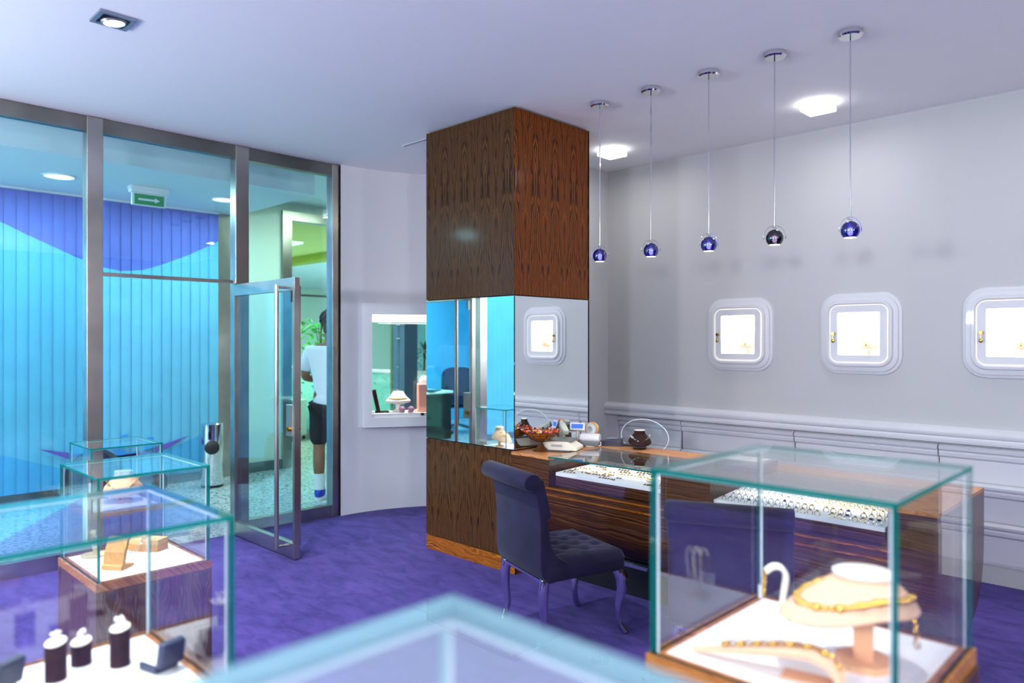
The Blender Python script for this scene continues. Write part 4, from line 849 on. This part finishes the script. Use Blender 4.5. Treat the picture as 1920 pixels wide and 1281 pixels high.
# ------------------------------------------------------------------ chairs
def chair():
    t_ = thing('dining_chair', None, 'chair', group='purple velvet chairs at the counter')
    # backrest: S profile swept across the width, ending in a scroll at the top
    def smooth(p, k=5):
        o_ = []
        for i in range(len(p)-1):
            p0, p1, p2, p3 = (Vector(p[max(0, min(len(p)-1, i+q))]) for q in (-1, 0, 1, 2))
            for t in [q/k for q in range(k)]: o_.append(tuple(.5*((2*p1)+(p2-p0)*t+(2*p0-5*p1+4*p2-p3)*t*t+(3*p1-p0-3*p2+p3)*t**3)))
        return o_+[tuple(p[-1])]
    outer = smooth([(-.205, .335), (-.238, .37), (-.25, .43), (-.25, .52), (-.252, .62), (-.262, .72), (-.285, .80), (-.30, .83)])
    inner = smooth([(-.25, .845), (-.232, .78), (-.212, .70), (-.196, .60), (-.182, .52), (-.150, .465), (-.09, .425), (-.06, .40), (-.06, .345)])
    po = outer+inner; cy_ = sum(p[0] for p in po)/len(po)
    b = MB(); b.loft([[(x, y+(c_*(1 if y > cy_ else -1)), z) for y, z in po] for x, c_ in ((-.243, -.014), (-.239, -.005), (-.228, 0), (0, .004), (.228, 0), (.239, -.005), (.243, -.014))], cap0=True, cap1=True)
    bk = b.build('backrest', M['velvet'], t_, True)
    n = 28; rl = MB()
    rl.loft([[(x, -.292+.05*k*math.cos(2*PI*i/n), .835+.044*k*math.sin(2*PI*i/n)) for i in range(n)] for x, k in ((-.246, .55), (-.244, .9), (-.236, 1), (0, 1.02), (.236, 1), (.244, .9), (.246, .55))], cap0=True, cap1=True).build('scroll', M['velvet'], t_, True)
    # tufted seat
    g = MB(); nx_, ny_ = 44, 44; but = []
    for j in range(4):
        for i in range(4 if j % 2 == 0 else 3):
            x = (-.15+.10*i) if j % 2 == 0 else (-.10+.10*i); but.append((x, -.12+.095*j))
    def hz(x, y):
        e_ = min(1, (.245-abs(x))/.05, (.255-y)/.05, (y+.22)/.05); e_ = max(0, e_); base_ = .405+.05*math.sqrt(max(0, 1-(1-e_)**2))
        d = min(math.hypot(x-bx_, y-by_) for bx_, by_ in but); crease = 0
        u, v = (x+.15)/.10, (y+.12)/.19
        da = abs(((u+v*1.0*1) % 1)-.5); db = abs(((u-v) % 1)-.5)
        crease = max(0, 1-(.5-max(da, db))/.09)*.007*min(1, e_*1.2)
        return base_-.022*math.exp(-(d/.022)**2)-crease
    vs = [(-.245+.49*i/nx_, -.22+.475*j/ny_) for j in range(ny_+1) for i in range(nx_+1)]
    g._add([(x, y, hz(x, y)) for x, y in vs], [(j*(nx_+1)+i, j*(nx_+1)+i+1, (j+1)*(nx_+1)+i+1, (j+1)*(nx_+1)+i) for j in range(ny_) for i in range(nx_)])
    st = g.build('seat_cushion', M['velvet'], t_, 'all')
    MB().box(-.247, .247, -.222, .257, .335, .415, bev=.018).build('seat_frame', M['velvet'], t_, True)
    for bx_, by_ in but: MB().sphere((bx_, by_, hz(bx_, by_)+.003), .0075, 8, 5, sc=(1, 1, .6)).build('crystal_button', M['chrome'], st, True)
    MB().box(-.225, .225, -.228, -.222, .333, .345).build('trim_strip', M['chrome'], t_)
    for sx in (-1, 1):
        fl = [(sx*.215, .225, .345), (sx*.228, .245, .30), (sx*.225, .25, .24), (sx*.212, .238, .16), (sx*.205, .232, .10), (sx*.21, .245, .045), (sx*.222, .272, .008)]
        MB().tube(fl, [.028, .033, .028, .021, .018, .017, .02], 10).build('leg', M['chrome'], t_, True)
        bl_ = [(sx*.20, -.20, .345), (sx*.205, -.212, .28), (sx*.20, -.21, .20), (sx*.195, -.20, .12), (sx*.195, -.215, .05), (sx*.195, -.24, .006)]
        MB().tube(bl_, [.027, .027, .022, .019, .016, .018], 10).build('leg', M['chrome'], t_, True)
    return t_
c1 = chair(); c1.location = (-2.542, 2.957, 0); c1.rotation_euler = (0, 0, math.radians(-17.8)); c1['label'] = 'purple velvet chair with scroll back and tufted seat, nearest the pillar'
c2 = copy_tree(c1); c2.location = (-1.525, 2.93, 0); c2.rotation_euler = (0, 0, math.radians(23.6)); c2['label'] = 'purple velvet chair seen from behind through the right glass case'

# ------------------------------------------------------------------ glass display cases
M['case_wood'] = wood('case_walnut', ('36200f', '563820', '70492a'), 'Z', .09, 4, 60, .5, .3)
def pane(b, x0, x1, y0, y1, z0, z1):
    """slab whose large faces are clear glass (0) and whose thin faces are green edge (1)"""
    b.box(x0, x1, y0, y1, z0, z1); d = (x1-x0, y1-y0, z1-z0); k = d.index(min(d))
    for f in b.bm.faces:
        n_ = f.normal if f.normal.length > .1 else None
        f.normal_update(); f.material_index = 0 if abs(f.normal[k]) > .9 else 1
def case(label, x0, x1, y0, y1, zb, zt, drawers=True, t_=.0105, edge='edge'):
    c = thing('glass_case', label, 'display case', ((x0+x1)/2, (y0+y1)/2, 0)); hx, hy = (x1-x0)/2, (y1-y0)/2; G = [M['glass'], M[edge]]
    for nm, a in (('top_pane', (-hx, hx, -hy, hy, zt-t_, zt)), ('side_pane', (-hx, hx, -hy, -hy+t_, zb, zt-t_)), ('side_pane', (-hx, hx, hy-t_, hy, zb, zt-t_)),
                  ('side_pane', (-hx, -hx+t_, -hy+t_, hy-t_, zb, zt-t_)), ('side_pane', (hx-t_, hx, -hy+t_, hy-t_, zb, zt-t_))):
        b = MB(); pane(b, *a); b.build(nm, [M['glass_haze'], G[1]] if edge == 'edge_lit' and nm == 'top_pane' else G, c)
    q = .0035; s = MB(); zz = zt-t_; ix, iy = hx-t_, hy-t_
    for y in (-iy, iy-q): s.box(-ix, ix, y, y+q, zz-q, zz)
    for x in (-ix, ix-q): s.box(x, x+q, -iy, iy, zz-q, zz)
    for x in (-ix, ix-q):
        for y in (-iy, iy-q): s.box(x, x+q, y, y+q, zb, zz)
    s.build('edge_glint', M['edge_line'], c)  # pale bars paint in the bright refraction along the inner pane edges
    ox = hx+.006; oy = hy+.006
    MB().box(-ox, ox, -oy, oy, .06, zb-.032).build('cabinet', M['case_wood'], c)
    MB().box(-ox+.03, ox-.03, -oy+.03, oy-.03, 0, .06).build('plinth', M['black'], c)
    r_ = MB()
    for a in ((-ox, ox, -oy, -oy+.03), (-ox, ox, oy-.03, oy), (-ox, -ox+.03, -oy+.03, oy-.03), (ox-.03, ox, -oy+.03, oy-.03)): r_.box(*a, zb-.032, zb)
    r_.build('tray_rim', M['oak_y'], c)
    MB().box(-ox+.03, ox-.03, -oy+.03, oy-.03, zb-.03, zb+.001).build('tray_inset', M['tray'], c)
    if drawers:
        h = (zb-.10)/2.0
        nd = max(1, round((zb-.1)/.22)); hh = (zb-.032-.08)/nd
        for k in range(nd):
            MB().box(ox, ox+.006, -oy+.004, oy-.004, .08+hh*k+.002, .08+hh*(k+1)-.002, bev=.001).build('drawer_front', M['case_wood'], c)
            MB().box(-ox-.006, -ox, -oy+.004, oy-.004, .08+hh*k+.002, .08+hh*(k+1)-.002, bev=.001).build('drawer_front', M['case_wood'], c)
    return c
case('glass display case on walnut cabinet at lower right, holding beige bust', -.865, -.388, 1.30, 1.80, .868, 1.256)
case('glass display case at lower left edge, holding dark ring stands', -1.978, -1.503, .225, .70, .778, 1.153)
case('glass display case second from the left front, holding wooden bracelet stand', -3.636, -3.132, .91, 1.35, .580, .989)
case('small farthest glass display case by the partition, holding a bust', -5.44, -4.99, 1.415, 1.84, .462, .86)
case('blurred glass display case closest to the camera at bottom centre', -.579, -.10, .03, .504, .868, 1.256, edge='edge_lit', t_=.017)  # edges take a lighter copy of the green edge, lit look in the colour

# ---- contents, right case
ZR = .869
def curved_stand(label, loc, rz, s=1.0):
    t_ = thing('earring_stand', label, 'earring stand', loc, rz)
    MB().lathe([(.026*s, 0), (.028*s, .003), (.027*s, .009*s), (.0, .011*s)], 26, sy=.8).build('foot', M['cream'], t_, True)
    for k, dx in enumerate((-.009*s, .009*s)):
        pth = [(dx*.4, 0, .008*s), (dx*.6, .004*s, .04*s), (dx, .010*s, .08*s), (dx, .012*s, .105*s), (dx, .002*s, .122*s), (dx, -.016*s, .124*s), (dx, -.033*s, .112*s)]
        q_ = []
        for i in range(len(pth)-1):
            p0, p1, p2, p3 = (Vector(pth[max(0, min(len(pth)-1, i+e))]) for e in (-1, 0, 1, 2))
            q_ += [.5*((2*p1)+(p2-p0)*t+(2*p0-5*p1+4*p2-p3)*t*t+(3*p1-p0-3*p2+p3)*t**3) for t in (0, .25, .5, .75)]
        q_.append(Vector(pth[-1])); MB().tube(q_, [.0058*s-.0016*s*abs(i/len(q_)-.5) for i in range(len(q_))], 10).build('arm', M['cream'], t_, True)
    return t_
t = curved_stand('cream curved double-arm earring stand with gold drop earrings, right case', (-.749, 1.666, ZR), math.radians(-55))
for k, dx in enumerate((-.009, .009)):
    b = MB()
    for i in range(6): b.sphere((dx, -.034-.001*i, .112-.0105*i), .0052 if i % 2 == 0 else .0042, 8, 6)
    e_ = b.build('drop_earring', M['gold'], None, True); e_.location = t.location; e_.rotation_euler = t.rotation_euler
    tag(e_, ('gold drop earring on the left arm of the cream stand', 'gold drop earring on the right arm of the cream stand')[k], 'earring', 'drop earrings on the cream stand')
pt_ = MB().box(-.028, -.010, -.041, -.040, .045, .075, T=RZ(.2)).build('price_tag', M['white'], t)
# large beige bust
SB = 1.0
t = thing('necklace_bust', 'large beige necklace bust with flat white neck in the right case', 'jewellery bust', (-.525, 1.552, ZR), math.radians(18)); t.scale = (1.1, 1.1, 1.03)
oc = [(.052*math.cos(2*PI*(i+.5)/8), .052*math.sin(2*PI*(i+.5)/8)) for i in range(8)]
MB().prism(oc, 0, .014).build('foot', M['tan'], t); MB().box(-.017, .017, -.017, .017, .012, .125, bev=.002).build('post', M['tan'], t)
loops = []; n = 48
for (k, zc, dz) in ((.3, .092, 0), (.97, .090, 1), (1.0, .096, 1), (.94, .112, .9), (.80, .135, .6), (.66, .152, .3), (.585, .163, .1), (.56, .172, 0), (.565, .178, 0)):
    l = []
    for i in range(n):
        a = 2*PI*i/n; cx, sy_ = math.cos(a), math.sin(a)
        ext = 1+(.74*max(0, math.cos(a-math.radians(215)))**3)*dz*(k > .6)
        x, y = .092*k*cx*ext, .078*k*sy_*ext
        l.append((x, y, (.186-(.186-zc)*.74)-.022*dz*max(0, math.cos(a-math.radians(215)))**2))
    loops.append(l)
MB().loft(loops, cap0=True, cap1=True).build('shoulders', M['beige'], t, True)
MB().lathe([(.049, .176), (.053, .178), (.053, .182), (.048, .185), (.0, .186)], 40, sy=.86).build('neck_top', M['cream'], t, True)
npt = []
for i in range(41):
    a = math.radians(100+250*i/40); f_ = max(0, math.cos(a-math.radians(215)))
    k = .86+.0*f_; ext = 1+.74*f_**3*.75; npt.append((.092*k*math.cos(a)*ext, .078*k*math.sin(a)*ext, .1485-.024*f_**2))
nb = MB()
for i, p in enumerate(npt): nb.sphere(p, .0068 if i % 3 else .0092, 8, 6, sc=(1, 1, .9))
o = nb.build('gold_necklace', M['gold'], None, True); o.location = t.location; o.scale = t.scale; o.rotation_euler = t.rotation_euler; tag(o, 'chunky gold bead necklace draped round the large beige bust', 'necklace')
# hanging chain tail of the necklace
p0 = [npt[-1], (npt[-1][0]+.006, npt[-1][1], .09), (npt[-1][0]+.008, npt[-1][1]+.004, .05)]
chain(p0, .011, .0018).build('chain_tail', M['gold'], o, True); o.children[0].matrix_parent_inverse = Matrix.Identity(4)
# beige curved bracelet ramp
t = thing('bracelet_ramp', 'beige curved bracelet ramp lying at the front of the right case', 'bracelet stand', (-.645, 1.395, ZR), math.radians(10)); t.scale = (1.1, 1.1, 1.1)
path = [(-.145, .0, .006), (-.09, 0, .018), (-.03, 0, .032), (.03, 0, .045), (.07, 0, .049), (.10, 0, .040), (.117, 0, .018), (.112, 0, .004)]
lp = []
for i, (x, y, z) in enumerate(path):
    hw_ = .006+.022*min(1, i/3.0); a = path[min(i+1, 7)]; c_ = path[max(i-1, 0)]; d_ = Vector((a[0]-c_[0], 0, a[2]-c_[2])).normalized(); nn = Vector((-d_.z, 0, d_.x))
    lp.append([(x+nn.x*.004, -hw_, z+nn.z*.004), (x+nn.x*.006, 0, z+nn.z*.006), (x+nn.x*.004, hw_, z+nn.z*.004), (x-nn.x*.004, hw_, z-nn.z*.004), (x-nn.x*.004, -hw_, z-nn.z*.004)])
MB().loft(lp, cap0=True, cap1=True).build('ramp', M['beige'], t, True); MB().box(.02, .10, -.02, .02, 0, .004).build('foot', M['tan'], t)
bpts = [(x-.001, 0, z+.011) for x, _, z in path[1:7]]
b = chain(bpts, .010, .002, sx=1.3, beads=.0055); o = b.build('bracelet', M['gold'], None, True); o.location = t.location; o.scale = t.scale; o.rotation_euler = t.rotation_euler; tag(o, 'gold bead bracelet laid along the beige curved ramp', 'bracelet')
# ---- contents, left front case: dark cylinder ring stands and navy boxes
ZL = .779
for i, (x, y, h, rz, lab_) in enumerate(((-1.838, .452, .082, 0, 'dark brown slanted ring cylinder, left and nearest in the left front case'), (-1.885, .515, .052, 0, 'short dark brown ring cylinder behind the nearest one'), (-1.815, .575, .086, 0, 'tall dark brown ring cylinder in the middle of the left front case'))):
    t = thing('ring_stand', lab_, 'ring stand', (x, y, ZL), group='dark ring cylinders in the left front case'); r_ = .0215
    b = MB(); n = 28; d_ = Vector((.62, -.78)); l0 = [(r_*math.cos(2*PI*k/n), r_*math.sin(2*PI*k/n), 0) for k in range(n)]; l1 = [(p[0], p[1], h-.2*(p[0]*d_.x+p[1]*d_.y)) for p in l0]
    b.loft([l0, l1], cap0=True); b.build('cylinder', M['brown_velvet'], t, True)
    MB().loft([[(p[0], p[1], p[2]) for p in l1], [(p[0]*.96, p[1]*.96, p[2]+.002) for p in l1]], cap1=True).build('pale_top', M['cream'], t)
    rg_ = thing('ring', ('large sparkling ring on the nearest dark cylinder', 'sparkling ring on the short dark cylinder', 'sparkling ring on the tall dark cylinder')[i], 'ring', (x, y, ZL+h+.008), math.radians(40*i), 'rings on the dark cylinders')
    MB().torus((0, 0, 0), .0105, .0016, 20, 6, T=RX(PI/2)).build('band', M['silver'], rg_, True)
    b = MB()
    for k in range(9): b.sphere((random.uniform(-.009, .009), random.uniform(-.007, .007), .012+random.uniform(-.003, .004)), .0042, 6, 4)
    b.build('stones', mat('clear_stone_%d' % i, 'f4f4f8', .05), rg_)
def ring_box(label, loc, rz):
    t_ = thing('ring_box', label, 'ring box', loc, rz)
    MB().box(-.03, .03, -.03, .03, 0, .018, bev=.004).build('base', M['navy'], t_); MB().box(-.025, .025, -.025, .025, .018, .021, bev=.001).build('cushion', M['tray'], t_)
    MB().box(-.03, .03, -.008, .014, 0, .058, T=TR(0, .034, .016) @ RX(math.radians(-12)), bev=.006).build('lid', M['navy'], t_)
    MB().box(-.025, .025, -.0095, -.008, .006, .052, T=TR(0, .034, .016) @ RX(math.radians(-12))).build('lid_lining', M['tray'], t_); return t_
ring_box('open navy ring box with lid raised, right of the ring cylinders', (-1.738, .632, ZL), math.radians(-75))
ring_box('open navy ring box cut off at the lower left corner of the photo', (-1.875, .345, ZL), math.radians(-60))
# ---- second case: watch stand, bamboo holder, bamboo box with chain
ZQ = .581
t = thing('watch_stand', 'cream watch stand on round foot at left of the second case', 'watch stand', (-3.555, 1.02, ZQ), math.radians(20))
MB().lathe([(.048, 0), (.05, .003), (.05, .007), (.0, .009)], 32).build('foot', M['sand'], t, True)
MB().loft([[(.02*math.cos(2*PI*i/20)*k, y0_+.006*math.sin(2*PI*i/20), z_) for i in range(20)] for z_, y0_, k in ((.008, .01, .8), (.03, .006, .9), (.07, -.004, 1), (.10, -.006, .95), (.112, .0, .6))], cap0=True, cap1=True).build('cuff', M['sand'], t, True)
wt = thing('watch', 'gold wristwatch wrapped round the cream stand', 'watch', (-3.555, 1.02, ZQ+.085), math.radians(20))
MB().lathe([(.0, 0), (.017, 0), (.018, .004), (.016, .007), (.0, .007)], 26, T=TR(0, -.014, 0) @ RX(PI/2)).build('dial', M['gold'], wt, True); MB().torus((0, -.004, 0), .023, .0025, 26, 6, T=RX(.1), sy=.6).build('strap', M['silver'], wt, True)
t = thing('bracelet_holder', 'leaning bamboo bracelet holder at front of the second case', 'display stand', (-3.30, 1.04, ZQ), math.radians(36))
MB().prism([(-.045, 0), (.035, 0), (.035, .012), (-.022, .014), (-.012, .06), (.006, .115), (.02, .118), (.02, .125), (.0, .126), (-.026, .07), (-.036, .022), (-.045, .018)], -.045, .045, 'X', T=RZ(0)).build('board', M['bamboo'], t)
t = thing('bamboo_box', 'pale bamboo block box with curved front in second case', 'jewellery box', (-3.50, 1.215, ZQ), math.radians(33))
arcp = [(-.085, -.03)]+[(-.085+.17*i/14, -.03-.012*math.sin(PI*i/14)) for i in range(1, 14)]+[(.085, -.03), (.085, .04), (-.085, .04)]
MB().prism(arcp, 0, .03).build('body', M['bamboo'], t); MB().prism(arcp, .031, .052).build('lid', mat('pale_bamboo', 'e2bc7c', .5), t)
o = chain([(-.075, -.01, .056), (-.072, -.036, .056), (-.07, -.047, .03), (-.06, -.055, .006), (-.03, -.062, .006), (0, -.063, .006), (.015, -.052, .03), (.012, -.04, .057), (.01, 0, .057)], .0085, .0015).build('chain_bracelet', M['silver'], None, True)
o.location = t.location; o.rotation_euler = t.rotation_euler; tag(o, 'silver chain bracelet draped over the bamboo box', 'bracelet')
# ---- third case
ZT = .463
t, z0 = bust('necklace_bust', 'pink-cream bust with gold necklace in the farthest glass case', (-5.235, 1.68, ZT), math.radians(62), M['beige'], M['cream'], None, 1.15, post=.05)
chain(necklace_pts(1.15, z0), .010, .0022).build('necklace', M['gold'], t, True)
t = thing('earring_stand', 'small cream earring pillar at left of the farthest case', 'earring stand', (-5.375, 1.52, ZT), 0)
MB().lathe([(.026, 0), (.026, .008), (.012, .012)], 20).build('foot', M['cream'], t, True); MB().box(-.014, .014, -.008, .008, .01, .12, bev=.006).build('pillar', M['cream'], t, True)
o = chain([(-5.33, 1.60, ZT+.008), (-5.30, 1.66, ZT+.006), (-5.33, 1.72, ZT+.006), (-5.38, 1.72, ZT+.006)], .009, .0016).build('chain_bracelet', M['silver'], None, True); tag(o, 'thin silver chain lying behind the bust in the farthest case', 'bracelet')
